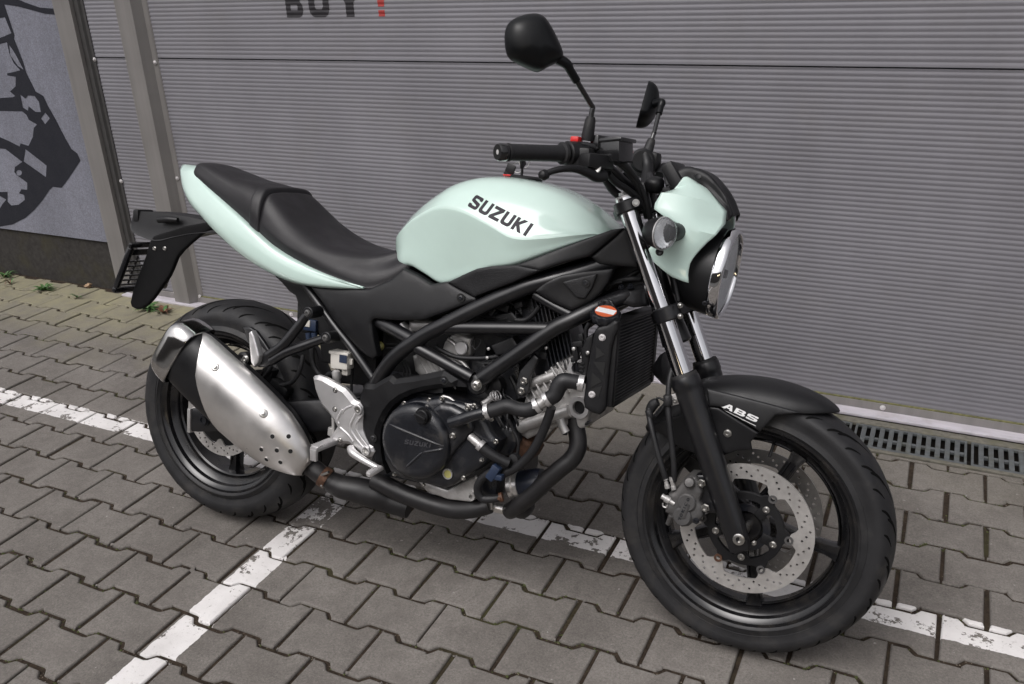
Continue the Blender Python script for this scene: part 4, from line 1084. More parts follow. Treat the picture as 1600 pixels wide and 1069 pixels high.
# ------------------------------------------------------------------ covers around the tank
panel('tank_cover', [(700, 441, -.140), (725, 429, -.150), (745, 420, -.155), (768, 416, -.158), (806, 414.5, -.162), (844, 422.5, -.160), (800, 442, -.158), (770, 453, -.154), (742, 464, -.150), (722, 453, -.144)], 'texplastic', bike, bulge=.004, edge=.008, thick=.03, step=.008, mirror=True)
panel('tank_cover', [(804, 415, -.156), (850, 398, -.150), (900, 379, -.132), (956, 359, -.102), (975, 356.5, -.092), (958, 371, -.100), (921, 400.5, -.125), (880, 411, -.145), (843, 423, -.158)], 'plastic', bike, bulge=.004, edge=.008, thick=.03, step=.009, mirror=True)
panel('head_cover', [(975, 357, -.080), (986, 356, -.075), (993, 388, -.075), (1000, 418, -.072), (970, 416, -.085), (938, 413, -.10), (922, 402, -.112), (958, 372, -.095)], 'plastic', bike, bulge=.004, edge=.008, thick=.03, step=.009, mirror=True)
sidec = panel('side_cover', [(484, 446, -.128), (530, 451, -.140), (575, 452, -.140), (612, 437, -.128), (633, 419, -.118), (655, 430, -.125), (676, 444, -.132), (699, 440, -.136), (722, 453, -.140), (744, 464.5, -.145), (745, 470, -.145), (700, 487, -.145), (664, 500, -.142), (626, 500, -.140), (588, 497.5, -.140), (583.5, 503, -.140), (586, 530, -.142), (590, 556, -.142), (583, 561, -.142), (572, 556, -.142), (559, 543.5, -.141), (541, 521, -.139), (522, 497, -.136), (506, 472, -.132), (493, 456, -.129)], 'plastic', bike, bulge=.006, edge=.009, thick=.02, step=.012, mirror=True, inner=[(600, 470, -.158), (650, 470, -.156), (560, 480, -.150), (700, 462, -.152)])
mb = MB(); p = P(720, 465.5, -.153); mb.ring(p, (0, -1, 0), .0045, .0105, .001, 24); mb.lathe([(0, .0102), (.0004, .0102), (.0004, 0)], p, (0, -1, 0), 24); part(mb, 'bolt_recess', 'dark')
mb = MB(); mb.bolt(p + V((0, .0, 0)), (0, -1, 0), .0055, hexa=False, h=.003); part(mb, 'cover_bolt', 'casting')
# triangular frame cover
def tri_depth(x, z):
    return 0
panel('frame_cover', [(836, 455, -.148), (852, 440, -.144), (877, 430, -.138), (915, 424, -.124), (959, 420, -.104), (950, 442, -.108), (938, 458, -.114), (925, 470, -.120), (905, 480, -.130), (893, 485, -.135), (862, 471, -.142)], 'plastic', bike, bulge=.004, edge=.008, thick=.012, step=.009, mirror=True)
panel('frame_cover_inset', [(879, 441, -.1465), (905, 434, -.140), (933, 428, -.130), (925, 450, -.131), (914, 467, -.134), (900, 465, -.140)], 'texplastic', bike, bulge=.002, edge=.004, thick=.006, step=.009)
mb = MB(); p = P(915, 442, -.1395); mb.lathe([(0, .0095), (.0006, .0095), (.0006, 0)], p, (0, -1, 0), 24); part(mb, 'bolt_recess', 'dark')
mb = MB(); mb.bolt(p, (0, -1, 0), .0052, hexa=False, h=.003); part(mb, 'cover_bolt', 'casting')

# ------------------------------------------------------------------ tail
cols = [
 [(290, 257, 0), (286, 257, -.014), (282, 263, -.028), (281.5, 270, -.036), (283, 277, -.034)],
 [(312, 262, 0), (311, 262, -.036), (297, 269, -.058), (286, 290, -.062), (288, 301, -.052)],
 [(330, 275, 0), (316, 279, -.065), (311, 291, -.086), (298, 310, -.090), (297, 319, -.078)],
 [(350, 290, 0), (330, 294, -.080), (328, 311, -.106), (317, 331, -.109), (314, 338, -.097)],
 [(370, 310, 0), (350, 312, -.093), (350, 331, -.121), (339, 352, -.124), (333, 359, -.111)],
 [(400, 340, 0), (384, 342, -.108), (386, 360, -.137), (375, 384, -.140), (368, 391.5, -.125)],
 [(450, 385, 0), (431, 384, -.122), (431, 398, -.149), (416, 414, -.150), (406, 418, -.135)],
 [(500, 410, 0), (480, 413, -.131), (477, 423, -.153), (463, 438, -.153), (455, 441, -.140)],
 [(540, 430, 0), (530, 435, -.135), (525, 440, -.150), (516, 447, -.151), (508, 450, -.142)],
 [(570, 440, 0), (570, 449, -.132), (569, 450, -.136), (568, 451.5, -.137), (566, 452, -.134)]]
rows = []
for c in cols:
    r = [P(*c[0])] + [P(*q) for q in c[1:]]
    r[0] = V((r[1].x, 0, r[1].z + .002 if c is not cols[0] else r[0].z)); rows.append(r)
mb = MB(); surf(mb, mirrored(rows), 5, 5)
tail = part(mb, 'tail_cowl', 'mint', angle=60); solidify(tail, .003, -1)

# ------------------------------------------------------------------ seats
def seat(name, st, mats='seat'):
    rows = []
    for x, zc, hw, zs, hb, zb in st:
        rows.append([V((x, 0, zc)), V((x, -.4 * hw, zc - .001)), V((x, -.78 * hw, zc - .10 * (zc - zs) - .001)), V((x, -.97 * hw, zc - .50 * (zc - zs))), V((x, -1.05 * hw, zs)), V((x, -(hw * .3 + hb * .7) - .004, (zs + zb) / 2)), V((x, -hb, zb)), V((x, -hb + .012, zb - .008)), V((x, 0, zb - .010))])
    mb = MB(); surf(mb, mirrored(rows), 5, 4, cap0=True, cap1=True); return part(mb, name, mats, angle=55)
pst = [(-.142, .975, .018, .972, .022, .963), (-.138, .989, .034, .982, .040, .960), (-.125, 1.001, .050, .990, .060, .958), (-.09, 1.000, .066, .980, .074, .951), (-.03, .984, .082, .958, .088, .920), (.03, .968, .094, .937, .100, .891), (.09, .958, .105, .918, .111, .860), (.125, .950, .113, .897, .117, .842)]
seat('passenger_seat', pst)
st_ = [(.118, .950, .112, .893, .116, .846), (.125, .953, .117, .897, .120, .840), (.147, .951, .1185, .882, .1215, .828), (.153, .944, .116, .876, .118, .830)]
seat('seat_band', st_)
rst = [(.13, .925, .100, .872, .110, .842), (.156, .938, .112, .872, .119, .829), (.172, .930, .118, .858, .121, .819), (.207, .903, .124, .836, .126, .803), (.254, .868, .129, .812, .131, .788), (.31, .838, .131, .797, .136, .770), (.37, .818, .128, .786, .138, .756), (.44, .809, .115, .780, .136, .740), (.49, .811, .100, .784, .129, .730), (.54, .826, .085, .798, .119, .746), (.585, .846, .072, .820, .106, .778), (.60, .845, .06, .825, .095, .795)]
seat('rider_seat', rst)

# ------------------------------------------------------------------ rear plate carrier
Yn = -.055
M['bladeblack'] = mat('dull_black_blade', (0.004, 0.004, 0.0045), rough=.7, spec=.2)
panel('mudguard_blade', [(234.7, 378, Yn), (241, 369, Yn), (252, 365, Yn), (270, 360, Yn), (292, 353, Yn), (320, 348, Yn), (345, 350, Yn), (332, 358, Yn), (315, 366, Yn), (299, 379, Yn), (286, 391, Yn), (277, 402, Yn), (271, 417, Yn), (265, 431, Yn), (252, 449, Yn), (240, 466, Yn), (231, 476, Yn), (222, 482, Yn), (213, 483, Yn), (206, 479, Yn), (204.5, 472, Yn), (208, 456, Yn), (214, 438, Yn), (219, 425, Yn), (229, 399, Yn)], 'bladeblack', bike, bulge=.003, edge=.006, thick=.010, step=.012)
for x, y in ((241.6, 388.5), (257.5, 388.5)): mb = MB(); mb.bolt(P(x, y, Yn - .003), (0, -1, 0), .0052, hexa=False, h=.004); part(mb, 'mudguard_bolt', 'bolt')
# upper body of the carrier
a = P(228, 331, 0); rows = []
for x, hw, zt, zb in ((P(224, 333, 0).x - .006, .040, .842, .812), (P(231, 331, 0).x, .052, .850, .790), (-.27, .056, .852, .775), (-.20, .056, .851, .790), (-.13, .056, .848, .805), (-.05, .056, .842, .812), (.03, .055, .835, .80)):
    rows.append([V((x, 0, zt)), V((x, -hw * .7, zt)), V((x, -hw * .82, zt - .006)), V((x, -hw, zb + .004)), V((x, -hw * .98, zb)), V((x, 0, zb))])
mb = MB(); surf(mb, mirrored(rows), 3, 2, cap0=True, cap1=True); part(mb, 'plate_carrier', 'plastic')
mb = MB(); mb.tube([P(248, 344, -.062), P(262, 343, -.066), P(278, 344, -.062)], [.008, .010, .007], 12); part(mb, 'indicator_blank', 'plastic')
mb = MB(); mb.box(P(224, 337, -.02), (.02, .06, .035), ch=.005); part(mb, 'tail_bracket', 'plastic')
# number plate frame (empty grid)
PL = [P(176, 457, -.10), P(204, 380, -.10)]; PR = [V((PL[0].x, .10, PL[0].z)), V((PL[1].x, .10, PL[1].z))]
ez = (PL[1] - PL[0]).normalized(); ey = V((0, 1, 0)); en = ez.cross(ey); Lh = (PL[1] - PL[0]).length; o0 = PL[0]
fr_ = Matrix((en, ey, ez)).transposed()
pf = empty('plate_frame'); pf.parent = bike
mb = MB()
def bx(y0, y1, z0, z1, t=.006, ch=.0015): mb.box(o0 + ey * ((y0 + y1) / 2) + ez * ((z0 + z1) / 2), (t, y1 - y0, z1 - z0), fr_, ch=ch)
bx(0, .20, 0, .016, .014, .004); bx(0, .20, Lh - .014, Lh, .012, .004); bx(0, .014, .0165, Lh - .0145, .016, .004); bx(.186, .20, .0165, Lh - .0145, .012, .003)
bx(.0105, .1895, Lh - .040, Lh - .022, .005); mb.build('outer_frame', 'gloss', pf)
mb = MB()
for k in range(6): z = .022 + k * (Lh - .07) / 6; bx(.0105, .1895, z, z + .0045, .004, 0)
for y in (.045, .082, .115, .15): mb.box(o0 + ey * y + ez * (Lh - .035) / 2 + ez * .008, (.0035, .005, Lh - .068), fr_)
mb.build('grid', 'gloss', pf)

# ------------------------------------------------------------------ frame tubes
fr = MB(); FR = .0185
def T(pts, r=FR, mir=True, seg=16):
    q = [P(*p) for p in pts]; fr.tube(q, r, seg, 6)
    if mir: fr.tube([V((p.x, -p.y, p.z)) for p in q], r, seg, 6)
T([(1004, 392, -.035), (975, 402, -.060), (940, 414, -.085), (900, 427, -.110), (860, 438, -.128), (827, 447, -.136), (797, 459, -.140), (771, 470, -.144), (735, 487, -.149), (696, 507, -.154), (668, 521, -.156), (645, 536, -.157), (628, 548, -.156), (612, 563, -.154), (598, 582, -.150), (586, 604, -.146)])
T([(1004, 455, -.035), (967, 467, -.075), (936, 479, -.105), (897, 498, -.128), (864.5, 514, -.137), (827, 540, -.145), (790, 566, -.150), (752, 592, -.153)], .0185)
T([(696, 512, -.152), (745, 512.5, -.149), (800, 513, -.144), (862, 514, -.138)], .0150)
T([(652, 543, -.153), (690, 564, -.153), (738, 590, -.153)], .0150)
T([(587, 500, -.12), (612, 513, -.135), (650, 534, -.15)], .0165)
T([(478, 446, -.105), (509, 490, -.12), (530, 518, -.128), (552, 546, -.135), (584, 592, -.142)], .0105)
T([(836, 460, -.125), (866, 478, -.127), (893, 492, -.127)], .012)
for s in (-1,):
    p = P(745, 601, -.155); fr.lathe([(0, .020), (.012, .024), (.022, .024), (.025, .021)], p + V((0, .02, 0)), (0, -1, 0), 28)
    # head gussets
fr.prism([P(1000, 384, -.03), P(940, 405, -.03), P(897, 430, -.03), P(930, 478, -.03), P(1006, 455, -.03)], (0, .06, 0), ch=.004)
fro = part(fr, 'frame', 'frame', angle=50)
# weld gusset near the steering head on the lower tube
mb = MB(); rows = []
panel('frame_gusset', [(966, 462, -.085), (985, 452, -.060), (1012, 449, -.05), (1014, 478, -.05), (990, 481, -.07), (972, 476, -.085)], 'frame', bike, bulge=.008, edge=.014, thick=.03, step=.009, mirror=True)
for x, y in ((971, 450.5), (985, 449)): mb = MB(); mb.bolt(P(x, y, -.07), (0, -.5, 1), .006, h=.007); part(mb, 'head_bolt', 'casting')
mb = MB(); p = P(745, 601.5, -.182); mb.lathe([(0, .0125), (.003, .0125), (.003, .0100), (.009, .0095), (.010, .008), (.010, .004), (.008, .004), (.008, 0)], p, (0, -1, 0), 6); mb.lathe([(0, .0135), (.003, .0135), (.003, 0)], p, (0, -1, 0), 24); part(mb, 'engine_bolt', 'bolt')
# engine hanger
panel('engine_hanger', [(834, 552, -.128), (812, 580, -.134), (806, 606, -.138), (808, 618, -.14), (816, 622, -.14), (826, 614, -.138), (829, 590, -.134), (842, 560, -.128)], 'frame', bike, bulge=.002, edge=.004, thick=.006, step=.01)
for x, y in ((818.5, 595.5), (814.5, 611)): mb = MB(); mb.bolt(P(x, y, -.141), (0, -1, 0), .0078, h=.007); part(mb, 'engine_bolt', 'bolt')

# ------------------------------------------------------------------ swingarm
sw = MB()
a = V((.485, -.115, .405)); b = P(312, 655, -.118)
for s in (1, -1):
    A_ = V((a.x, a.y * s, a.z)); B_ = V((b.x, b.y * s, b.z)); d = (B_ - A_).normalized(); up = V((-d.z, 0, d.x)); up = up if up.z > 0 else -up; sd_ = up.cross(d)
    rs = []
    for t, hh, ww in ((0, .040, .020), (.3, .040, .020), (.6, .036, .018), (.85, .033, .016), (1.0, .033, .016), (1.04, .031, .015)):
        c = A_.lerp(B_, t); sec = [(-1, -.8), (-.8, -1), (.8, -1), (1, -.8), (1, .8), (.8, 1), (-.8, 1), (-1, .8)]
        rs.append([c + up * (q * hh) + sd_ * (p_ * ww) for p_, q in sec])
    sw.rings(rs, True, True, True)
sw.cyl((.50, -.13, .405), (.50, .13, .405), .034); sw.box((.40, 0, .40), (.10, .20, .06), ch=.01)
swo = part(sw, 'swingarm', 'frame')
mb = MB(); B_ = b; d = (b - a).normalized(); mb.box(b + d * .022 + V((0, 0, 0)), (.012, .040, .070), ch=.004); part(mb, 'swingarm_end_cap', 'alu', mirror=True)
mb = MB(); p = P(319.5, 656, -.135); mb.lathe([(0, .0175), (.003, .0175), (.003, .014), (.008, .013), (.008, .008), (.004, .007), (.004, 0)], p, (0, -1, 0), 24); mb.cyl((p.x, -.12, p.z), (p.x, .13, p.z), .011); part(mb, 'rear_axle', 'casting')
# chain side on the far side
mb = MB(); mb.ring((0, .095, .315), (0, 1, 0), .07, .098, .006, 44); part(mb, 'sprocket', 'casting')
mb = MB(); mb.tube([(0, .098, .413), (.25, .10, .42), (.50, .10, .435)], .007, 8); mb.tube([(0, .098, .217), (.25, .10, .30), (.50, .10, .36)], .007, 8); part(mb, 'chain', 'casting')
# rear shock linkage and battery box (dark masses under the seat)
mb = MB(); mb.box((.66, 0, .60), (.30, .17, .22), ch=.03); mb.box((.62, 0, .50), (.20, .17, .14), ch=.02); part(mb, 'airbox', 'plastic')
mb = MB(); mb.box((.34, 0, .66), (.20, .15, .17), ch=.02); mb.box((.43, 0, .54), (.13, .14, .16), ch=.02); part(mb, 'battery_box', 'plastic')
mb = MB(); mb.lathe([(0, .03), (.02, .034), (.06, .034), (.2, .032), (.22, .02)], (.47, 0, .36), (-.2, 0, 1), 24); part(mb, 'rear_shock', 'casting')
panel('inner_mudguard', [(430, 432, -.075), (441, 442, -.075), (452, 455, -.075), (462, 462, -.075), (468, 478, -.075), (475, 493, -.075), (498, 520, -.075), (504, 566, -.075), (540, 574, -.075), (560, 560, -.075), (540, 520, -.075), (510, 470, -.075), (480, 445, -.075)], 'plastic', bike, bulge=.003, edge=.006, thick=.15, step=.015)

# ------------------------------------------------------------------ engine
M['filterblue'] = mat('dark_blue_filter', (0.007, 0.010, 0.019), rough=.4)
eng = empty('engine'); eng.parent = bike
mb = MB(); mb.box((.705, 0, .375), (.36, .27, .24), ch=.03); mb.box((.62, 0, .46), (.20, .24, .12), ch=.03); mb.build('crankcase', 'casting', eng)
# light alloy sump flange and lug
panel('sump', [(650, 747, -.135), (700, 765, -.135), (728, 750, -.135), (744, 742, -.135), (750, 752, -.135), (744, 765, -.135), (748, 778, -.135), (735, 784, -.135), (700, 780, -.135), (668, 768, -.135)], 'alu', eng, bulge=.004, edge=.006, thick=.10, step=.012)
mb = MB(); p = P(736, 776, -.150); mb.ring(p + V((0, .012, 0)), (0, -1, 0), .0052, .0105, .014, 24); mb.build('sump_lug', 'alu', eng)
Yc = -.165
panel('clutch_housing', [(629, 629, Yc), (650, 622, Yc), (671, 622, Yc), (690, 619, Yc), (712, 625, Yc), (734, 631, Yc), (752, 640, Yc), (763, 655, Yc), (771, 672, Yc), (783, 688, Yc), (776, 705, Yc), (768, 717, Yc), (752, 732, Yc), (728, 745, Yc), (712, 757, Yc), (697, 761.5, Yc), (675, 757, Yc), (652, 752, Yc), (632, 747, Yc), (614, 738, Yc), (603, 716, Yc), (600, 690, Yc), (605, 662, Yc), (614, 642, Yc)], 'casting', eng, bulge=.016, edge=.016, thick=.06, step=.011)
panel('pump_cover', [(672, 641, -.183), (690, 629, -.183), (708, 632, -.183), (724, 640, -.183), (738, 652, -.183), (742, 670, -.183), (730, 686, -.183), (716, 700, -.183), (704, 716, -.183), (700, 690, -.183), (692, 668, -.183), (680, 652, -.183)], 'casting', eng, bulge=.013, edge=.013, thick=.02, step=.009)
# round clutch cover with raised lettering, an oil filler
cc = P(651, 689, -.196)
mb = MB(); prof = [(-.02, .090), (.002, .0905), (.010, .0885), (.016, .082), (.019, .074), (.0205, .06), (.021, .03), (.021, 0)]
mb.lathe(prof, cc, (0, -1, 0), 64); clutch = mb.build('clutch_cover', 'casting', eng, angle=60)
cb = bvh_of([clutch])
wd, wl = word('SUZUKI', 1.0, .2)
A = P(632, 693.5, -.217); B = P(673, 700, -.217); e1 = (B - A) / wl; e2 = V((.002, 0, .0115))
o = decal('cover_lettering', wd, A, e1, e2, cb, 'letter', clutch, (0, 1, 0), off=.0012, step=.004); tag(o, 'raised black letters SUZUKI')
# ridge lines pressed in the cover
mb = MB()
for L in ([(608, 663), (692, 698)], [(691, 702), (661, 707)], [(660, 707), (634, 731)]):
    pts = []
    for k in range(9):
        x = L[0][0] + (L[1][0] - L[0][0]) * k / 8; y = L[0][1] + (L[1][1] - L[0][1]) * k / 8
        q = P(x, y, -.2165); h = cb.ray_cast(q - V((0, .05, 0)), V((0, 1, 0)))[0]
        if h: pts.append(h + V((0, .0012, 0)))
    mb.tube(pts, [.0015] + [.0036] * (len(pts) - 2) + [.0015], 8, 2)
mb.build('cover_ridge', 'casting', clutch)
op = P(661.5, 650.5, -.214)
mb = MB(); mb.ring(op + V((0, .002, 0)), (0, -1, 0), .017, .021, .004, 28); mb.lathe([(0, .0165), (.010, .0165), (.012, .0145), (.012, 0)], op, (0, -1, 0), 28); mb.box(op + V((0, -.013, .002)), (.030, .012, .008), Matrix.Rotation(R(20), 3, 'Y'), ch=.003); mb.build('oil_filler_cap', 'plastic', eng)
sg = P(700, 740.5, -.182); mb = MB(); mb.ring(sg, (0, -1, 0), .0098, .0128, .003, 28); mb.build('sight_glass_ring', 'alu', eng)
mb = MB(); mb.lathe([(0, .0097), (.0012, .0097), (.0015, 0)], sg, (0, -1, 0), 24); mb.build('sight_glass', 'yellow', eng)
for x, y, r, yy in ((632, 630, .0048, -.172), (671, 625, .0048, -.172), (690.5, 622.5, .0052, -.181), (731, 637, .0058, -.181), (707.5, 681, .0066, -.197), (775, 690, .0055, -.175), (753, 718, .005, -.178), (724.5, 747, .005, -.176), (604, 664, .0045, -.172), (617, 741, .0045, -.172), (663, 757, .0045, -.168), (741, 634, .005, -.174), (768, 655, .005, -.17), (755, 655, .0045, -.172)):
    mb = MB(); mb.bolt(P(x, y, yy), (0, -1, 0), r, h=.007); mb.build('cover_bolt', 'bolt', eng)
# wavy alloy gasket plate behind the pump cover
mb = MB(); mb.tube([P(692, 619, -.168), P(703, 622, -.168), P(714, 630, -.168), (P(726, 632, -.168)), P(742, 634, -.168), P(746, 642, -.168)], .0032, 8); mb.build('gasket_edge', 'alu', eng)
# plastic cover over the swingarm pivot
Yp = -.168
panel('pivot_cover', [(571, 599, Yp), (586, 600.5, Yp), (600, 592, Yp), (612, 585.5, Yp), (620, 592, Yp), (650, 588, Yp), (676, 583, Yp), (694, 579, Yp), (708, 588, Yp), (727, 600, Yp), (729, 605, Yp), (710, 604, Yp), (690, 606, Yp), (668, 609, Yp), (645, 615, Yp), (630, 622, Yp), (616.5, 632, Yp), (607, 644, Yp), (600, 658, Yp), (595, 673, Yp), (594, 690, Yp), (595, 706, Yp), (598, 724, Yp), (604, 741, Yp), (595, 741, Yp), (588, 728, Yp), (580, 712, Yp), (572, 690, Yp), (566, 660, Yp), (562, 636, Yp), (562.5, 620, Yp)], 'plastic', bike, bulge=.012, edge=.011, thick=.03, step=.012, chamfer=True)
for x, y, yy in ((693.5, 594.5, -.181), (583, 684.5, -.181)):
    mb = MB(); mb.lathe([(0, .0105), (.0008, .0105), (.0008, 0)], P(x, y, yy + .0004), (0, -1, 0), 24); part(mb, 'bolt_recess', 'dark')
    mb = MB(); mb.bolt(P(x, y, yy), (0, -1, 0), .0058, hexa=False, h=.003); part(mb, 'cover_bolt', 'casting')
# front cylinder (leans forward) and rear cylinder
def cylinder(c, d, n, r0, L, name, wy=.062):
    """finned barrel: stack of rounded plates along d"""
    d = V(d).normalized(); sx = d.cross(V((0, 1, 0))).normalized()
    rot = Matrix((sx, V((0, 1, 0)), d)).transposed()
    mb = MB(); mb.box(V(c) + d * L / 2, (r0 * 1.7, wy * 1.9, L), rot, ch=.012)
    for k in range(n):
        mb.box(V(c) + d * (L * (k + .5) / n), (r0 * 2.2, wy * 2.35, .0032), rot, ch=.001)
    mb.build(name, 'casting', eng)
fd = V((.93, 0, .40))
cylinder((.80, 0, .44), (.93, 0, .36), 7, .062, .10, 'cylinder_barrel')
def cast(pts, y, th, name='cylinder_head', m='alu', b=.008, e=.010, step=.009): return panel(name, [(x, y_, y) for x, y_ in pts], m, eng, bulge=b, edge=e, thick=th, step=step)
# front head, camshaft boss, ports
cast([(823, 618), (846, 598), (858, 578), (880, 562), (900, 552), (920, 560), (926, 590), (925, 640), (915, 668), (900, 672), (885, 664), (868, 668), (846, 676), (825, 686), (810, 676), (815, 645)], -.100, .2)
for x, y, r, yy in ((906, 575, .024, -.118), (908, 636, .025, -.118)):
    mb = MB(); mb.ring(P(x, y, yy + .01), (-.15, -1, 0), r * .62, r, .012, 32); mb.build('camshaft_cap', 'alulight', eng)
    mb = MB(); mb.lathe([(0, r * .62), (.004, r * .6), (.006, 0)], P(x, y, yy + .01), (-.15, -1, 0), 32); mb.build('cap_plug', 'plastic', eng)
mb = MB()
mb.tube([P(812, 667, -.115), P(850, 655, -.12), P(890, 642, -.12)], .0145, 16); mb.tube([P(812, 650, -.115), P(840, 632, -.115), P(862, 620, -.115)], .010, 14); mb.tube([P(828, 600, -.11), P(850, 592, -.115), P(868, 585, -.115)], .011, 14)
mb.tube([P(875, 655, -.13), P(880, 668, -.13), P(884, 676, -.13)], .010, 14)
for x, y in ((812, 667), (845, 655), (880, 645)): mb.cyl(P(x, y, -.112), P(x + 8, y - 3, -.112), .0175, ch=.002)
mb.build('coolant_manifold', 'alu', eng)
mb = MB()
for i in range(7):
    x = 832 + i * 9; y = 628 - i * 7
    mb.box(P(x, y, -.108), (.004, .03, .07), Matrix.Rotation(R(-38), 3, 'Y'), ch=.001)
mb.build('cooling_fins', 'alu', eng)
mb = MB()
for i in range(8):     # dark fins seen through the frame
    mb.box(P(842 + i * 6, 491 + i * 0, -.085), (.0028, .05, .075), Matrix.Rotation(R(-18), 3, 'Y'))
    mb.box(P(858 + i * 6.4, 538 + i * 1, -.085), (.0028, .06, .10), Matrix.Rotation(R(-18), 3, 'Y'))
mb.build('cooling_fins', 'casting', eng)
mb = MB(); mb.box(P(868, 520, -.03), (.10, .12, .18), Matrix.Rotation(R(-18), 3, 'Y'), ch=.01); mb.box(P(800, 500, 0), (.30, .16, .14), ch=.02); mb.box(P(790, 590, -.02), (.14, .16, .12), ch=.02); mb.build('cylinder_head', 'casting', eng)
# rear head seen between the braces
cast([(706, 524), (722, 520), (738, 528), (737, 552), (728, 568), (738, 588), (720, 592), (700, 575), (690, 552), (696, 534)], -.100, .16)
cast([(646, 556), (664, 546), (684, 560), (700, 575), (716, 590), (700, 596), (664, 592), (650, 580)], -.098, .14)
cast([(640, 500), (668, 500), (690, 506), (662, 520), (640, 518)], -.105, .08)
mb = MB(); mb.lathe([(0, .0165), (.008, .0165), (.010, .014), (.010, 0)], P(722.5, 543.5, -.112), (0, -1, 0), 28); mb.build('cap_plug', 'alulight', eng)
mb = MB()
for i in range(5): mb.tube([P(652 + i * 10, 556 + i * 5, -.108), P(672 + i * 10, 592 + i * 4, -.108)], .0022, 6)
mb.tube([P(706, 560, -.112), P(722, 566, -.112), P(737, 586, -.112)], .0052, 10); mb.tube([P(700, 530, -.112), P(712, 540, -.112), P(714, 556, -.112)], .005, 10)
mb.build('casting_rib', 'alu', eng)
mb = MB(); mb.cyl(P(628, 506, -.11), P(640, 524, -.11), .012); mb.cyl(P(650, 500, -.10), P(662, 508, -.10), .010); mb.build('casting_boss', 'alulight', eng)
# coil box and cables
panel('ignition_coil', [(767, 540, -.125), (801, 525.5, -.125), (809.5, 540, -.125), (800, 552, -.125), (776, 556, -.125)], 'plastic', eng, bulge=.003, edge=.004, thick=.03, step=.01)
mb = MB(); mb.tube([P(680, 541, -.12), P(696, 551, -.12), P(715, 558, -.12), P(740, 560, -.12), P(765, 559, -.12), P(780, 556, -.12)], .0055, 12); mb.build('vent_hose', 'hose', eng)
mb = MB(); mb.tube([P(736, 540, -.12), P(742, 528, -.12), P(752, 532, -.12), P(744, 546, -.12), P(738, 540, -.12)], .002, 8); mb.tube([P(806, 500, -.11), P(820, 500, -.11), P(832, 492, -.11), P(843, 478, -.11)], .006, 12); mb.tube([P(786, 502, -.11), P(804, 496, -.11), P(806, 486, -.11)], .0016, 6)
mb.tube([P(600, 512, -.09), P(618, 528, -.09), P(640, 545, -.09)], .0025, 6); mb.tube([P(604, 538, -.09), P(622, 538, -.09)], .0025, 6); mb.tube([P(604, 544, -.09), P(624, 544, -.09)], .0025, 6)
for k in range(3): mb.tube([P(622 + k * 5, 562, -.12), P(630 + k * 5, 578, -.12), P(632 + k * 5, 592, -.12)], .0022, 6)
mb.tube([P(748, 580, -.13), P(752, 588, -.13), P(764, 590, -.13)], .002, 6); mb.tube([P(770, 522, -.11), P(785, 528, -.11), P(800, 520, -.11)], .0025, 6)
mb.build('cable', 'hose', eng)
for x, y in ((762, 559), (764, 545), (854, 543.5)):
    mb = MB(); mb.lathe([(0, .0038), (.004, .0038), (.005, .002)], P(x, y, -.128), (0, -1, 0), 10); mb.build('clip', 'alu', eng)
rgc = random.Random(5)
for k in range(9):
    x0, y0 = rgc.uniform(745, 800), rgc.uniform(470, 500); x1, y1 = x0 + rgc.uniform(20, 60), y0 + rgc.uniform(-14, 22)
    mb = MB(); mb.tube([P(x0, y0, -.10), P((x0 + x1) / 2, (y0 + y1) / 2 + rgc.uniform(-10, 10), -.115), P(x1, y1, -.10)], rgc.uniform(.0014, .0035), 8); mb.build('cable', 'hose', eng)
for k in range(7):
    x0, y0 = rgc.uniform(770, 800), rgc.uniform(585, 640); x1, y1 = x0 + rgc.uniform(5, 40), y0 + rgc.uniform(25, 70)
    mb = MB(); mb.tube([P(x0, y0, -.11), P((x0 + x1) / 2 + rgc.uniform(-8, 8), (y0 + y1) / 2, -.13), P(x1, y1, -.115)], rgc.uniform(.0016, .0036), 8); mb.build('cable', 'hose', eng)
for x, y, w, h, m__ in ((788, 480, .030, .018, 'plastic'), (770, 486, .016, .022, 'casting'), (812, 476, .022, .014, 'plastic'), (700, 498, .02, .02, 'alu'), (760, 575, .018, .012, 'plastic'), (850, 555, .02, .016, 'plastic'), (790, 650, .02, .02, 'casting')):
    mb = MB(); mb.box(P(x, y, -.108), (w, .02, h), Matrix.Rotation(R(rgc.uniform(-30, 30)), 3, 'Y'), ch=.003); mb.build('connector_block', m__, eng)
panel('throttle_body', [(772, 492, -.11), (800, 486, -.11), (812, 500, -.11), (800, 508, -.11), (776, 506, -.11)], 'plastic', eng, bulge=.004, edge=.006, thick=.06, step=.012)
mb = MB(); mb.lathe([(0, .024), (.01, .026), (.03, .024), (.035, .01)], P(777, 600, -.10), (0, -1, 0), 24); mb.tube([P(798, 588, -.11), P(806, 604, -.11), P(812, 622, -.11)], .006, 8); mb.build('thermostat', 'plastic', eng)
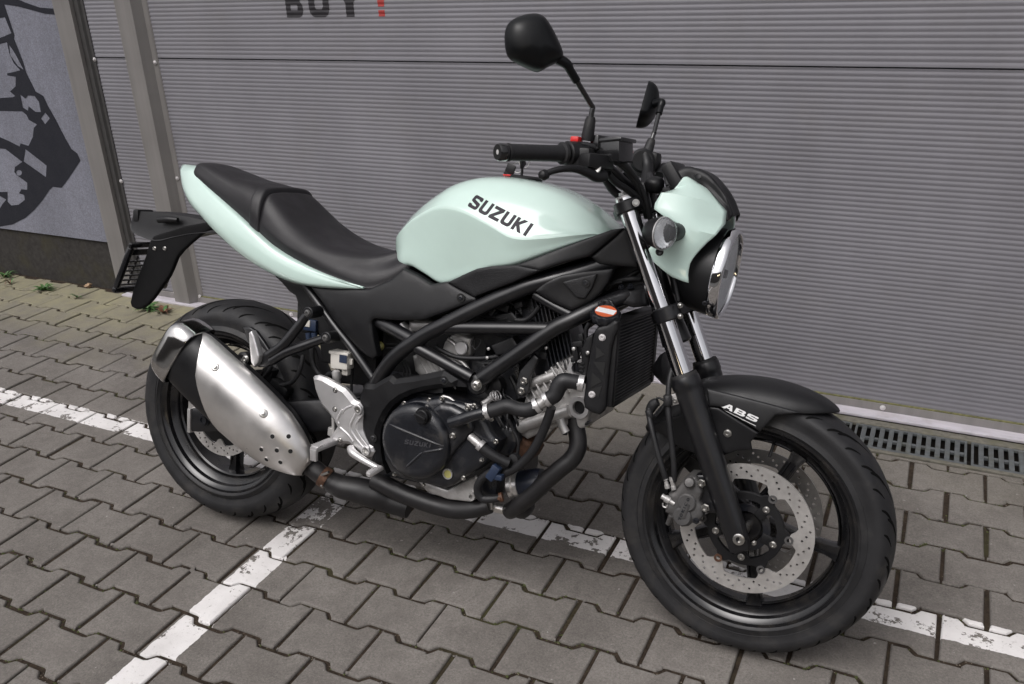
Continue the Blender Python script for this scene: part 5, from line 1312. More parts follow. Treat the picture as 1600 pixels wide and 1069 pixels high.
# starter side: black plug, rusty block, oil filter
mb = MB(); mb.lathe([(0, .012), (.012, .0135), (.02, .012), (.022, 0)], P(807, 715, -.14), (0, -1, 0), 20); mb.tube([P(794, 655, -.15), P(802, 672, -.15), P(810, 690, -.15), (P(808, 712, -.145))], .004, 8); mb.build('sensor_boot', 'hose', eng)
panel('casting_block', [(790, 690, -.10), (812, 680, -.10), (832, 690, -.09), (838, 703, -.09), (830, 718, -.09), (815, 726, -.09), (796, 722, -.10)], 'rust', eng, bulge=.01, edge=.012, thick=.05, step=.01)
panel('casting_block', [(770, 680, -.12), (790, 662, -.12), (806, 668, -.12), (812, 690, -.12), (800, 712, -.12), (780, 712, -.12)], 'casting', eng, bulge=.01, edge=.012, thick=.05, step=.01)
mb = MB(); p0 = P(803, 757, -.10); p1 = P(845, 752, -.10)
ff = (p1 - p0).normalized(); mb.lathe([(0, .030), (.006, .033), (.05, .0335), (.062, .031), (.064, .0)], P(812, 757, -.09), ff, 18); mb.build('oil_filter', 'filterblue', eng)
mb = MB(); mb.lathe([(0, .031), (.003, .034), (.012, .034), (.015, .030), (.018, .034), (.028, .034), (.030, .03)], P(798, 759, -.09), ff, 32); mb.build('oil_cooler_ring', 'steel', eng)

# ------------------------------------------------------------------ coolant hoses
def hose(pts, r, m='hose', name='coolant_hose', seg=16):
    mb = MB(); mb.tube([P(*p) for p in pts], r, seg, 7); return part(mb, name, m)
def band(p, q, r, w=.010, m='alulight', name='hose_clamp'):
    a, b = P(*p), P(*q); d = (b - a).normalized(); mb = MB(); mb.ring(a - d * w / 2, d, r, r + .0016, w, 28); mb.box(a + V((0, -r - .001, -.0)), (.007, .005, .007), ch=.001); return part(mb, name, m)
hose([(704, 661, -.215), (720, 656, -.215), (740, 649, -.213), (757, 645, -.210)], [.0135, .014, .0128, .0125], 'casting', 'water_pipe')
hose([(759, 644, -.210), (775, 640, -.207), (793, 635, -.203), (812, 640, -.198), (828, 640, -.195), (842, 632, -.192)], .0165)
band((762, 643, -.210), (775, 640, -.207), .0168); band((839, 634, -.193), (846, 630, -.19), .0165)
hose([(838, 635, -.193), (862, 621, -.188)], .0125, 'alu', 'hose_joiner')
hose([(853, 626, -.190), (866, 618, -.187), (872, 606, -.184), (880, 596, -.182), (893, 596, -.178), (912, 600, -.170)], [.0158, .0175, .0185, .0185, .017, .0165])
band((855, 624, -.190), (862, 620, -.188), .0162); band((908, 599, -.172), (914, 600, -.170), .0170, .012)
hose([(862, 636, -.185), (856, 655, -.180), (846, 680, -.172), (832, 705, -.166), (815, 724, -.162), (798, 735, -.160), (782, 742, -.160)], .0105)
hose([(752, 698, -.19), (765, 708, -.185), (780, 717, -.178), (795, 724, -.170)], .0115)
band((751, 696, -.19), (760, 704, -.188), .0118, .010)
hose([(735, 682, -.185), (744, 690, -.188), (752, 697, -.19)], .010, 'alu', 'hose_joiner')
hose([(795, 722, -.165), (778, 733, -.165), (762, 741, -.165), (750, 752, -.163), (746, 765, -.160), (752, 778, -.155), (765, 780, -.150), (782, 778, -.14)], .0095)
hose([(754, 632, -.165), (765, 624, -.15), (772, 614, -.13)], .0075, 'alu', 'hose_joiner')
mb = MB()
for t in range(3): mb.ring(P(770 + t * 4, 620 - t, -.155), (.8, 0, .5), .0105, .012, .002, 20)
part(mb, 'spring_clip', 'alulight')
mb = MB(); a = P(772, 738, -.180); mb.box(a, (.022, .022, .040), Matrix.Rotation(R(28), 3, 'Y'), ch=.005); mb.box(P(779, 745, -.18), (.024, .018, .014), ch=.004); part(mb, 'hose_bracket', 'blue')
band((783, 777, -.142), (775, 779, -.146), .0098, .008, 'brown')

# ------------------------------------------------------------------ exhaust
ex = empty('exhaust'); ex.parent = bike
def pipe(pts, r, m='exhaust', name='header_pipe'): mb = MB(); mb.tube([P(*p) for p in pts], r, 24, 8); return mb.build(name, m, ex, angle=60)
pipe([(898, 652, -.090), (900, 668, -.092), (903, 686, -.096), (902, 702, -.10), (893, 718, -.105), (876, 732, -.11), (855, 750, -.112), (832, 772, -.112), (806, 793, -.108), (797, 798, -.09)], .0205)
mb = MB(); mb.box(P(898, 661, -.088), (.075, .035, .010), Matrix.Rotation(R(-14), 3, 'Y'), ch=.003); mb.build('exhaust_flange', 'frame', ex)
for x, y in ((882, 665), (884, 672)): mb = MB(); mb.bolt(P(x, y, -.105), (0, -.3, -1), .006, h=.012); mb.build('flange_nut', 'casting', ex)
pipe([(806, 793, -.105), (815, 795, -.09), (822, 790, -.04)], [.021, .024, .022])
pipe([(766, 790, -.115), (740, 795, -.118), (712, 796, -.12), (680, 789, -.122), (644, 777, -.125), (620, 767, -.128), (600, 757, -.130), (585, 750, -.13)], [.019, .0225, .0235, .0235, .0235, .0235, .0235, .0235], name='collector_pipe')
pipe([(768, 791, -.10), (790, 797, -.09), (800, 797, -.08)], .012, 'steel', 'balance_pipe')
mb = MB(); mb.box(P(770, 785, -.11), (.014, .03, .03), ch=.003); mb.build('exhaust_clamp', 'bolt', ex)
pipe([(640, 792, -.09), (610, 782, -.10), (588, 774, -.115), (560, 766, -.13), (535, 761, -.14), (515, 752, -.15)], [.030, .033, .035, .033, .030, .026], name='collector_box')
pipe([(520, 754, -.15), (508, 746, -.155), (498, 739, -.16), (482, 726, -.165), (468, 714, -.17)], [.0235, .0240, .0245, .0245, .0245], name='link_pipe')
mb = MB(); d = (P(520, 754, -.15) - P(500, 741, -.158)).normalized(); mb.ring(P(508, 746.5, -.1545) - d * .01, d, .0242, .0272, .020, 32); mb.build('exhaust_clamp', 'rust', ex)
mb = MB(); mb.cyl(P(497, 752, -.165), P(505, 760, -.175), .006); mb.cyl(P(487, 745, -.165), P(493, 750, -.17), .006); mb.cyl(P(488, 748, -.17), P(514, 738, -.18), .0035); mb.build('clamp_bolt', 'bolt', ex)
# silencer
SA = P(482, 727, -.172); SB = P(290, 551, -.222); ad = (SB - SA).normalized(); SL = (SB - SA).length
su = V((0, 1, 0)).cross(ad); su = su if su.z > 0 else -su; su.normalize(); so_ = ad.cross(su); so_ = so_ if so_.y < 0 else -so_
SR = [(-.01, .027, .027), (.03, .038, .033), (.08, .051, .041), (.16, .067, .050), (.26, .079, .056), (.40, .086, .060), (.55, .088, .062), (.70, .088, .062), (.85, .086, .060), (1.0, .081, .057), (1.13, .070, .050)]
def srad(t):
    for (t0, a0_, b0), (t1, a1, b1) in zip(SR, SR[1:]):
        if t <= t1: k = (t - t0) / (t1 - t0); return a0_ + (a1 - a0_) * k, b0 + (b1 - b0) * k
    return SR[-1][1:]
def spt(t, th, off=0.0, ex_=2.7):
    """point of the silencer skin: th=0 outwards, 90 up"""
    ru, ro = srad(t); c, s = math.cos(th), math.sin(th)
    q = (abs(c) ** ex_ + abs(s) ** ex_) ** (-1 / ex_)
    p = SA + ad * (t * SL) + su * ((ru + off) * s * q) + so_ * ((ro + off) * c * q + ru * 0)
    return p
mb = MB(); mb.rings([[spt(t, 2 * math.pi * j / 48) for j in range(48)] for t in [i / 30 * 1.0 for i in range(31)]], True, True, True); sil = mb.build('silencer_can', 'plastic', ex, angle=60)
# brushed shield over the outer side
rows = []
up_e = lambda t: 88 if t < .9 else 88
def lo_e(t):
    if t < .30: return -95
    if t < .52: return -95 + (t - .30) / .22 * 30
    if t < .80: return -65 + (t - .52) / .28 * 70
    return 5 + (t - .80) / .17 * 83
for i in range(26):
    t = -.012 + i / 25 * .975; u_ = 92; l_ = min(u_ - 1, lo_e(t)); row = []
    for j in range(25):
        th = R(l_ + (u_ - l_) * j / 24); o5 = .0055
        if j in (0, 24): o5 = .001
        if i in (0, 25): o5 = .001
        row.append(spt(t, th, o5, 2.25))
    rows.append(row)
mb = MB(); mb.rings(rows, False, False, False); sh = mb.build('heat_shield', 'steel', ex, angle=50); solidify(sh, .0012, -1)
sb_ = bvh_of([sh])
def on_shield(x, y):
    o = CAM_B; d = (P(x, y, -.2) - o).normalized(); h, n, i, dd = sb_.ray_cast(o, d)
    if h is None: h, n, i, dd = sb_.find_nearest(P(x, y, -.24))
    if n.dot(d) > 0: n = -n
    return h, n
CAM_B = _c
for x, y in ((426, 682), (451, 682), (409, 702), (433, 703.5), (454, 705), (417, 717.5), (438.6, 721.8)):
    h, n = on_shield(x, y); h = h + n * .0016; mb = MB(); mb.lathe([(.0002, .0056), (.0006, .0056), (.0006, 0)], h, n, 20, 0); mb.ring(h, n, .0056, .0072, .0009, 24, 1); mb.build('shield_hole', ['dark', 'steel'], ex)
for x, y in ((336.5, 574), (412, 646.5)):
    h, n = on_shield(x, y); h = h + n * .0012; mb = MB(); mb.lathe([(0, .011), (.0008, .010), (.001, .0052), (.003, .005), (.004, .003)], h, n, 24); mb.build('shield_bolt', 'bolt', ex)
M['endchrome'] = mat('worn_end_chrome', (0.66, 0.65, 0.64), rough=0.12, metal=1, var=0.1, dirt=(.4, .36, .30), dscale=30, damt=.4)
rows = []
def oct_(t, k, off):
    ru, ro = srad(t); sec = [(1, .35), (.62, 1), (-.62, 1), (-1, .35), (-1, -.35), (-.62, -1), (.62, -1), (1, -.35)]
    return [SA + ad * (t * SL) + su * (v * (ru * k + off)) + so_ * (u_ * (ro * k + off)) for u_, v in sec]
mb = MB()
def oring(t, k, off, slant=0):
    base = oct_(min(t, 1.0), k, off); return [p + ad * ((t - min(t, 1.0)) * SL) + ad * slant * ((p - SA).dot(su) * .25 + (p - SA).dot(so_) * .25) for p in base]
def cring(t, k, off, n=44):
    ru, ro = srad(min(t, 1.0)); out = []
    for j in range(n):
        th = 2 * math.pi * j / n; c, s = math.cos(th), math.sin(th); q = (abs(c) ** 4.6 + abs(s) ** 4.6) ** (-1 / 4.6)
        out.append(SA + ad * (t * SL) + su * ((ru * k + off) * s * q) + so_ * ((ro * k + off) * c * q))
    return out
mb.rings([cring(.965, 1.0, .001), cring(.968, 1.0, .004), cring(.98, 1.0, .0055), cring(1.04, .99, .005), cring(1.08, .965, .003), cring(1.108, .90, .001), cring(1.120, .82, 0), cring(1.122, .70, 0), cring(1.112, .60, 0), cring(1.06, .50, 0)], True, False, True)
mb.build('end_cap', 'endchrome', ex, angle=45)
mb = MB(); c = SA + ad * (1.07 * SL); mb.ring(c, ad, .018, .026, .020, 28); mb.build('tail_pipe', 'dark', ex)
# bracket from silencer to the passenger peg hanger
mb = MB(); p = P(384, 561, -.16); mb.lathe([(0, .018), (.03, .020), (.036, .014), (.036, 0)], p + V((0, .02, 0)), (0, -1, 0), 26); part(mb, 'silencer_mount', 'plastic')
mb = MB(); mb.bolt(P(384, 561, -.177), (0, -1, 0), .0085, hexa=False, h=.006); part(mb, 'mount_bolt', 'bolt')

# ------------------------------------------------------------------ passenger peg hanger and peg
hg = empty('passenger_footrest'); hg.parent = bike
mb = MB(); mb.tube([P(482, 489, -.165), P(468, 508, -.17), P(449, 532, -.178), P(438, 543, -.182), P(420, 555, -.185)], [.0105, .0125, .0130, .0125, .012], 14); mb.tube([P(510, 528, -.165), P(490, 535, -.168), P(468, 543, -.175), P(445, 552, -.18), P(424, 565, -.185)], [.0105, .012, .0125, .012, .0115], 14)
mb.build('hanger_tube', 'frame', hg)
for x, y in ((482, 489), (510, 528)):
    mb = MB(); p = P(x, y, -.172); mb.cyl(p + V((0, .045, 0)), p + V((0, -.004, 0)), .0150, ch=.002); mb.build('hanger_boss', 'frame', hg)
    mb = MB(); mb.bolt(p + V((0, -.004, 0)), (0, -1, 0), .0075, hexa=False, h=.004); mb.build('hanger_bolt', 'grey', hg)
panel('footrest_plate', [(380, 512, -.178), (390, 511, -.178), (401, 518, -.180), (412, 534, -.184), (423, 551, -.186), (427, 568, -.186), (415, 574, -.186), (404, 574, -.186), (397, 560, -.184), (390, 540, -.182)], 'frame', hg, bulge=.002, edge=.004, thick=.008, step=.01, holes=[[(399, 524, -.18), (408, 538, -.182), (417, 548, -.184), (406, 556, -.184), (401, 540, -.182)]])
o = panel('footrest', [(389.5, 520, -.196), (394, 517, -.196), (397.5, 524, -.196), (402, 540, -.197), (406, 556, -.198), (404, 566, -.199), (398, 574, -.199), (393, 566, -.198), (391, 545, -.197)], 'alulight', hg, bulge=.004, edge=.004, thick=.014, step=.006)

# ------------------------------------------------------------------ rider footrest bracket, pedal
hb = empty('footrest_bracket'); hb.parent = bike
Yh = -.182
panel('heel_plate', [(489.5, 590, Yh), (492, 587, Yh), (498, 586.3, Yh), (509, 590, Yh), (525, 599, Yh), (540, 607, Yh), (548, 616, Yh), (555, 625, Yh), (563, 629, Yh), (567, 636, Yh), (568, 645, Yh), (567, 660, Yh), (567.5, 672, Yh), (572, 684, Yh), (577, 694.5, Yh), (583, 698, Yh), (585.5, 706, Yh), (582, 713, Yh), (574, 715, Yh), (567, 710, Yh), (557, 701.5, Yh), (548, 694, Yh), (540, 693, Yh), (532, 694, Yh), (524, 693, Yh), (516, 686, Yh), (520, 678, Yh), (528, 667, Yh), (522, 656, Yh), (513.5, 644, Yh), (505, 635, Yh), (499, 624, Yh), (493, 608, Yh)], 'alulight', hb, bulge=.009, edge=.009, thick=.010, step=.008, chamfer=True, inner=[(545, 665, Yh - .004), (560, 640, Yh - .004)])
mb = MB()
for L, r in (([(560, 640), (552, 655), (548, 668), (556, 684), (573, 704)], .0042), ([(536, 640), (528, 655), (530, 662)], .004), ([(551, 634), (541, 638), (535, 646)], .0035), ([(532, 668), (545, 680), (552, 690)], .004), ([(566, 648), (556, 665), (562, 680), (577, 700)], .003)):
    mb.tube([P(x, y, Yh - .0085) for x, y in L], r, 8, 5)
mb.build('bracket_rib', 'alulight', hb)
for x, y, r in ((560, 640, .0125), (572.5, 704.5, .0125)):
    mb = MB(); mb.lathe([(0, r), (.005, r), (.0065, r - .0015), (.0065, .0085), (.0045, .008)], P(x, y, Yh - .008), (0, -1, 0), 32); mb.build('mount_boss', 'alulight', hb)
    mb = MB(); mb.lathe([(0, .0082), (.004, .0082), (.004, .004), (.002, .004), (.002, 0)], P(x, y, Yh - .011), (0, -1, 0), 24); mb.build('mount_bolt', 'bolt', hb)
for x, y in ((524, 610), (523.5, 639.5), (531.5, 687.5)):
    mb = MB(); mb.lathe([(0, .0068), (.0012, .0068), (.0012, 0)], P(x, y, Yh - .009), (0, -1, 0), 20); mb.build('bolt_recess', 'casting', hb)
    mb = MB(); mb.bolt(P(x, y, Yh - .0095), (0, -1, 0), .0046, hexa=False, h=.003); mb.build('plate_bolt', 'bolt', hb)
# rider peg: sticks out sideways, ribbed top
pa = P(524, 689, -.190); pb = P(489, 703, -.268)
d = (pb - pa).normalized(); sx = V((0, 0, 1)).cross(d).normalized(); uz = d.cross(sx); rot = Matrix((sx, -d, uz)).transposed()
mb = MB(); Lp = (pb - pa).length; mb.box((pa + pb) / 2, (.022, Lp, .013), rot, ch=.004); mb.box(pb + V((0, 0, -.014)) - d * .004, (.020, .009, .030), rot, ch=.003)
for k in range(9): mb.box(pa.lerp(pb, .18 + k * .09) + uz * .0075, (.024, .0036, .004), rot, ch=.001)
mb.build('footrest', 'alulight', hb)
mb = MB(); qa = P(552, 708, -.205); qb = P(590, 731, -.215); mb.tube([P(548, 700, -.195), qa, P(570, 720, -.212), qb], [.010, .0105, .0085, .0075], 12)
td = (P(577, 741, -.232) - P(594, 730, -.215)); a_, b_ = P(595, 731, -.213), P(576, 742, -.245)
dd = (b_ - a_).normalized(); sx = V((0, 0, 1)).cross(dd).normalized(); uz = dd.cross(sx); rot = Matrix((sx, -dd, uz)).transposed()
mb.box((a_ + b_) / 2, (.016, (b_ - a_).length + .006, .010), rot, ch=.003)
for k in range(8): mb.box(a_.lerp(b_, .06 + k * .125) + uz * .006, (.016, .0026, .003), rot, ch=.0008)
mb.build('brake_pedal', 'alulight', hb)
mb = MB(); mb.tube([P(520, 652, -.17), P(521, 664, -.17), P(519, 686, -.17)], [.004, .0045, .0065], 10); mb.cyl(P(518, 668, -.17), P(517, 680, -.17), .0085, ch=.001); mb.build('push_rod', 'alu', hb)
# rear master cylinder with reservoir
mb = MB(); mb.box(P(535, 562, -.125), (.052, .034, .046), Matrix.Rotation(R(-2), 3, 'Y'), ch=.007); mb.box(P(541, 580, -.122), (.018, .016, .02), ch=.003); part(mb, 'fluid_reservoir', 'bottle')
mb = MB(); mb.box(P(535, 551, -.125), (.058, .038, .008), ch=.003); mb.box(P(549, 565, -.128), (.010, .008, .016), ch=.002); part(mb, 'reservoir_lid', 'bottle')
mb = MB(); mb.box(P(536, 561, -.1435), (.022, .001, .020)); part(mb, 'reservoir_label', 'blue')
mb = MB(); mb.lathe([(0, .012), (.01, .013), (.014, .008), (.03, .008), (.034, .011), (.05, .011), (.055, .006)], P(530, 612, -.15), (-.25, 0, 1), 20); mb.cyl(P(531, 582, -.125), P(530, 590, -.125), .006); part(mb, 'rear_master_cylinder', 'alu')
mb = MB(); mb.tube([P(531, 582, -.12), P(515, 584, -.11), P(508, 592, -.10), P(500, 600, -.09)], .0065, 10); mb.tube([P(489, 530, -.085), P(488, 560, -.085), P(495, 580, -.085), P(508, 592, -.09)], .0075, 10); mb.tube([P(474, 555, -.10), P(468, 580, -.11), P(455, 598, -.11), P(430, 603, -.10)], .006, 10)
mb.tube([P(553, 560, -.10), P(550, 590, -.10), P(549, 612, -.10)], .0035, 8); mb.tube([P(412, 590, -.1), P(420, 580, -.11), P(425, 572, -.11)], .005, 8); part(mb, 'rear_brake_hose', 'hose')
mb = MB(); mb.box(P(437, 610, -.095), (.06, .03, .05), Matrix.Rotation(R(25), 3, 'Y'), ch=.008); mb.box(P(420, 596, -.09), (.03, .03, .08), Matrix.Rotation(R(15), 3, 'Y'), ch=.006); part(mb, 'rear_brake_caliper', 'plastic')
mb = MB(); mb.box(P(487, 508, -.078), (.04, .02, .03), ch=.004); mb.cyl(P(482, 520, -.082), P(483, 534, -.082), .008); mb.cyl(P(491, 520, -.082), P(492, 532, -.082), .008); part(mb, 'connector', 'blue')
mb = MB(); mb.box(P(482, 505, -.081), (.022, .02, .018), ch=.003); part(mb, 'connector', 'bottle')
mb = MB(); mb.lathe([(0, .012), (.012, .012), (.014, .010), (.014, 0)], P(594, 541, -.10), (0, -1, 0), 20); part(mb, 'connector', 'yellow')
# ------------------------------------------------------------------ radiator
rd = empty('radiator'); rd.parent = bike
rt = P(985, 492, 0); rb_ = P(970, 620, 0)
c0 = P(958, 505, -.155); c1 = P(948, 630, -.155)
ud = (V((c0.x, 0, c0.z)) - V((c1.x, 0, c1.z))).normalized(); fwd = V((ud.z, 0, -ud.x))
cm = V(((c0.x + c1.x) / 2, 0, (c0.z + c1.z) / 2)); Hh = (c0 - c1).length
rot = Matrix((fwd, V((0, 1, 0)), ud)).transposed()
mb = MB(); mb.box(cm, (.020, .300, Hh), rot, ch=.002)
mb.build('radiator_core', 'core', rd)
mb = MB(); n = 24
for k in range(n): mb.box(cm + ud * (-Hh / 2 + Hh * (k + .5) / n) + fwd * .012, (.004, .292, .0022), rot)
M['fins'] = mat('radiator_fins', (.030, .030, .033), rough=.4, metal=.3)
mb.build('radiator_fins', 'fins', rd)
mb = MB()
for s in (-1, 1): mb.box(cm + V((0, s * .160, 0)), (.034, .022, Hh + .01), rot, ch=.005)
mb.box(cm + ud * (Hh / 2 + .004), (.030, .30, .010), rot, ch=.002); mb.box(cm - ud * (Hh / 2 + .004), (.030, .30, .010), rot, ch=.002)
mb.build('side_tank', 'plastic', rd)
Yr = -.176
panel('radiator_shroud', [(929, 518, Yr), (934, 511, Yr), (950, 507, Yr), (961, 500, Yr), (967, 503, Yr), (966, 516, Yr), (961, 526, Yr), (956, 545, Yr), (952, 580, Yr), (949, 610, Yr), (947, 634, Yr), (943, 643, Yr), (937, 648, Yr), (926, 645, Yr), (914, 637, Yr), (912, 625, Yr), (915, 605, Yr), (918, 580, Yr), (922, 555, Yr), (926, 535, Yr)], 'plastic', rd, bulge=.006, edge=.008, thick=.012, step=.007)
for T3 in ([(931, 541), (931, 561), (946, 554)], [(927, 566), (943, 588), (946, 566)], [(925, 582), (923, 606), (941, 596)], [(923, 608), (935, 622), (941, 603)]):
    mb = MB(); q = [P(x, y, Yr - .0072) for x, y in T3]; mb.prism(q, (0, .002, 0)); mb.build('shroud_recess', 'dark', rd)
for x, y in ((941, 527.5), (925, 616.5)): mb = MB(); mb.bolt(P(x, y, Yr - .007), (0, -1, 0), .0062, hexa=False, h=.004); mb.build('shroud_bolt', 'bolt_pale', rd)
# filler neck and cap
mb = MB(); cp = P(946, 497, -.152); upv = V((.10, -.42, 1)).normalized(); mb.lathe([(-.03, .014), (-.012, .016), (-.010, .022), (-.004, .022)], cp, upv, 28); mb.build('filler_neck', 'plastic', rd)
mb = MB(); rs = []
for t, r in ((-.006, .0275), (.0, .0315), (.012, .032), (.016, .0295), (.017, .022)):
    a = upv.orthogonal().normalized(); b = upv.cross(a); rs.append([cp + upv * t + (a * math.cos(2 * math.pi * j / 48) + b * math.sin(2 * math.pi * j / 48)) * (r + (.0012 if j % 4 < 2 else -.0008)) for j in range(48)])
mb.rings(rs, True, True, True); mb.build('radiator_cap', 'casting', rd)
mb = MB(); mb.lathe([(.0168, .0235), (.0176, .0235), (.0176, 0)], cp, upv, 32); mb.build('warning_label', 'orange', rd)
mb = MB(); a = V((0, -1, 0)) - upv * V((0, -1, 0)).dot(upv); a.normalize(); b = upv.cross(a); mb.box(cp + upv * .0179, (.042, .019, .0006), Matrix((b, a, upv)).transposed()); mb.build('warning_label', 'white', rd)
panel('radiator_bracket', [(934, 473, -.125), (946, 467, -.125), (956, 470, -.125), (961, 480, -.125), (964, 490, -.125), (938, 492, -.125), (935, 482, -.125)], 'frame', rd, bulge=.002, edge=.004, thick=.006, step=.01)
mb = MB(); mb.bolt(P(946, 475, -.128), (0, -1, 0), .0095, hexa=False, h=.006); mb.build('bracket_bolt', 'casting', rd)
# fan shroud with connector blocks behind
panel('fan_shroud', [(916, 528, -.155), (928, 520, -.155), (926, 540, -.155), (922, 560, -.155), (917, 590, -.155), (914, 600, -.155), (907, 590, -.155), (909, 565, -.155), (908, 545, -.155)], 'plastic', rd, bulge=.003, edge=.005, thick=.06, step=.009)
mb = MB()
for x, y, w, h in ((904, 537, .022, .012), (900, 552, .012, .03), (909, 527, .010, .016), (897, 562, .012, .010), (919, 552, .012, .012)): mb.box(P(x, y, -.155), (w, .014, h), Matrix.Rotation(R(-15), 3, 'Y'), ch=.0015)
for k in range(5): mb.box(P(910 - k * .6, 568 + k * 6, -.158), (.009, .006, .004), ch=.0005)
mb.tube([P(921, 505, -.15), P(916, 515, -.15), P(915, 530, -.15)], .0055, 8); mb.tube([P(897, 562, -.155), P(895, 570, -.155), P(903, 562, -.155), P(910, 548, -.155)], .0014, 6)
mb.build('fan_connector', 'plastic', rd)
for x, y in ((919, 551), (930, 494), (897, 545)): mb = MB(); mb.lathe([(0, .004), (.004, .004), (.005, .002)], P(x, y, -.168), (0, -1, 0), 10); mb.build('clip', 'alu', rd)
# horn and cabling between radiator and head
mb = MB(); mb.tube([P(948, 452, -.05), P(965, 440, -.05), P(985, 436, -.05), (P(1000, 436, -.04))], .006, 8); mb.tube([P(947, 447, -.07), P(960, 443, -.07), P(972, 441, -.07)], .002, 6); mb.tube([P(962, 446, -.04), P(985, 430, -.04), P(1003, 420, -.03)], .005, 8); part(mb, 'wiring', 'hose')
mb = MB(); mb.lathe([(0, .012), (.02, .035), (.03, .04), (.032, .03), (.034, 0)], (1.19, .02, .60), (.9, 0, .2), 28); part(mb, 'horn', 'plastic')

# ------------------------------------------------------------------ headlight
hl = empty('headlight'); hl.parent = bike
hc = P(1141, 430, 0); hn = V((.992, 0, -.122)).normalized(); HR = .1015
mb = MB(); mb.lathe([(-.125, .02), (-.122, .045), (-.112, .066), (-.095, .081), (-.07, .091), (-.045, .0955), (-.022, .0970)], hc, hn, 64, caps=(True, False)); mb.build('headlight_bowl', 'plastic', hl, angle=60)
mb = MB(); mb.lathe([(-.024, .0965), (-.023, .0995), (-.019, .1008), (-.010, .1015), (-.004, .1005), (.000, .098), (.002, .0935), (-.001, .0905), (-.006, .0900)], hc, hn, 72, caps=False); mb.build('headlight_ring', 'chrome', hl, angle=70)
mb = MB(); mb.lathe([(-.007, .0902), (-.005, .080), (-.003, .060), (-.0015, .035), (-.001, 0)], hc, hn, 64, caps=False)
mb.build('headlight_lens', 'lens', hl, angle=70)
mb = MB(); 
rr = []
a = hn.orthogonal().normalized(); b = hn.cross(a)
for t, r in ((-.008, .0898), (-.014, .086), (-.024, .075), (-.034, .055), (-.042, .032), (-.044, .014)):
    rr.append([hc + hn * t + (a * math.cos(2 * math.pi * j / 72) + b * math.sin(2 * math.pi * j / 72)) * (r * (1 - (.03 if j % 6 < 3 else 0))) for j in range(72)])
mb.rings(rr, True, False, True); mb.build('headlight_reflector', 'reflector', hl, angle=20)
mb = MB(); mb.lathe([(0, .012), (.02, .012), (.035, .009), (.036, 0)], hc - hn * .042, hn, 20); mb.build('headlight_bulb', 'grey', hl)
mb = MB(); mb.bolt(P(1101.5, 474, -.083), (.2, -1, -.2), .0052, hexa=False, h=.004); mb.build('bowl_bolt', 'casting', hl)
# mint cowl sides
rowsp = [
 [(1064, 281, -.078), (1067, 278, -.074), (1071, 277.5, -.070), (1075, 278.5, -.064), (1080, 281, -.056)],
 [(1053, 299, -.086), (1062, 294, -.082), (1078, 290, -.074), (1094, 292, -.064), (1108, 300, -.056)],
 [(1033, 303, -.124), (1050, 304, -.120), (1076, 309, -.114), (1103, 315, -.096), (1124, 320, -.070)],
 [(1033, 303, -.124), (1050, 304, -.120), (1076, 309, -.114), (1103, 315, -.096), (1124, 320, -.070)],
 [(1024, 318, -.128), (1046, 321, -.126), (1076, 326, -.120), (1106, 330, -.100), (1134, 331, -.072)],
 [(1022.5, 327, -.130), (1048, 334, -.130), (1078, 341, -.124), (1106, 347, -.106), (1132, 351, -.086)],
 [(1046, 343.5, -.130), (1062, 351, -.128), (1082, 358, -.122), (1101, 364, -.112), (1118, 368, -.098)],
 [(1063, 354.5, -.129), (1072, 361, -.126), (1083, 368, -.121), (1094, 373, -.115), (1105, 378, -.106)],
 [(1068.5, 363, -.127), (1075, 370, -.125), (1081, 377, -.122), (1088, 382, -.118), (1095, 388, -.111)],
 [(1066, 371, -.126), (1071, 378, -.125), (1077, 385, -.122), (1083, 391, -.118), (1088, 396, -.113)],
 [(1050, 379, -.128), (1059, 386, -.127), (1067, 393, -.124), (1075, 399, -.119), (1082, 404, -.114)],
 [(1020, 383, -.130), (1036, 392, -.130), (1051, 400, -.127), (1066, 407, -.121), (1078, 412, -.115)],
 [(1014, 389, -.130), (1030, 401, -.130), (1045, 411, -.127), (1061, 418, -.121), (1076, 421, -.115)],
 [(1021, 408, -.128), (1034, 415, -.128), (1048, 422, -.125), (1061, 427, -.121), (1075, 430, -.115)],
 [(1049, 431, -.122), (1055, 434, -.121), (1062, 437, -.119), (1069, 440, -.117), (1076, 442, -.114)]]
crow = [[P(p[0], p[1], p[2] * (1, 1, .97, .86, .70)[k] if i_ < 6 else p[2]) for k, p in enumerate(r)] for i_, r in enumerate(rowsp)]
def sub_lin(rows, n):
    out = []
    for r0, r1 in zip(rows, rows[1:]):
        for k in range(n): out.append([a.lerp(b, k / n) for a, b in zip(r0, r1)])
    return out + [rows[-1]]
crow = [[q for q in c] for c in zip(*loft_grid([list(c) for c in zip(*crow)], 3, 1))]      # smooth along a row, straight between rows
mb = MB(); mb.rings(sub_lin(crow, 2), False, False, False)
cw = part(mb, 'headlight_cowl', 'mint', angle=26); solidify(cw, .0035, 1)
me = cw.data
c2 = mirror_obj(cw); c2.modifiers[0].offset = -1
cw.modifiers[0].offset = 1
# body of the cowl mounting behind
mb = MB(); mb.box(P(1060, 350, -.03), (.05, .17, .11), ch=.02); part(mb, 'cowl_bracket', 'plastic')
mb = MB(); p = P(1031, 393.5, -.1315); mb.lathe([(0, .0085), (.003, .0085), (.0045, .006), (.003, .004), (.003, 0)], p, (0, -1, 0), 24); part(mb, 'cowl_bolt', 'plastic')
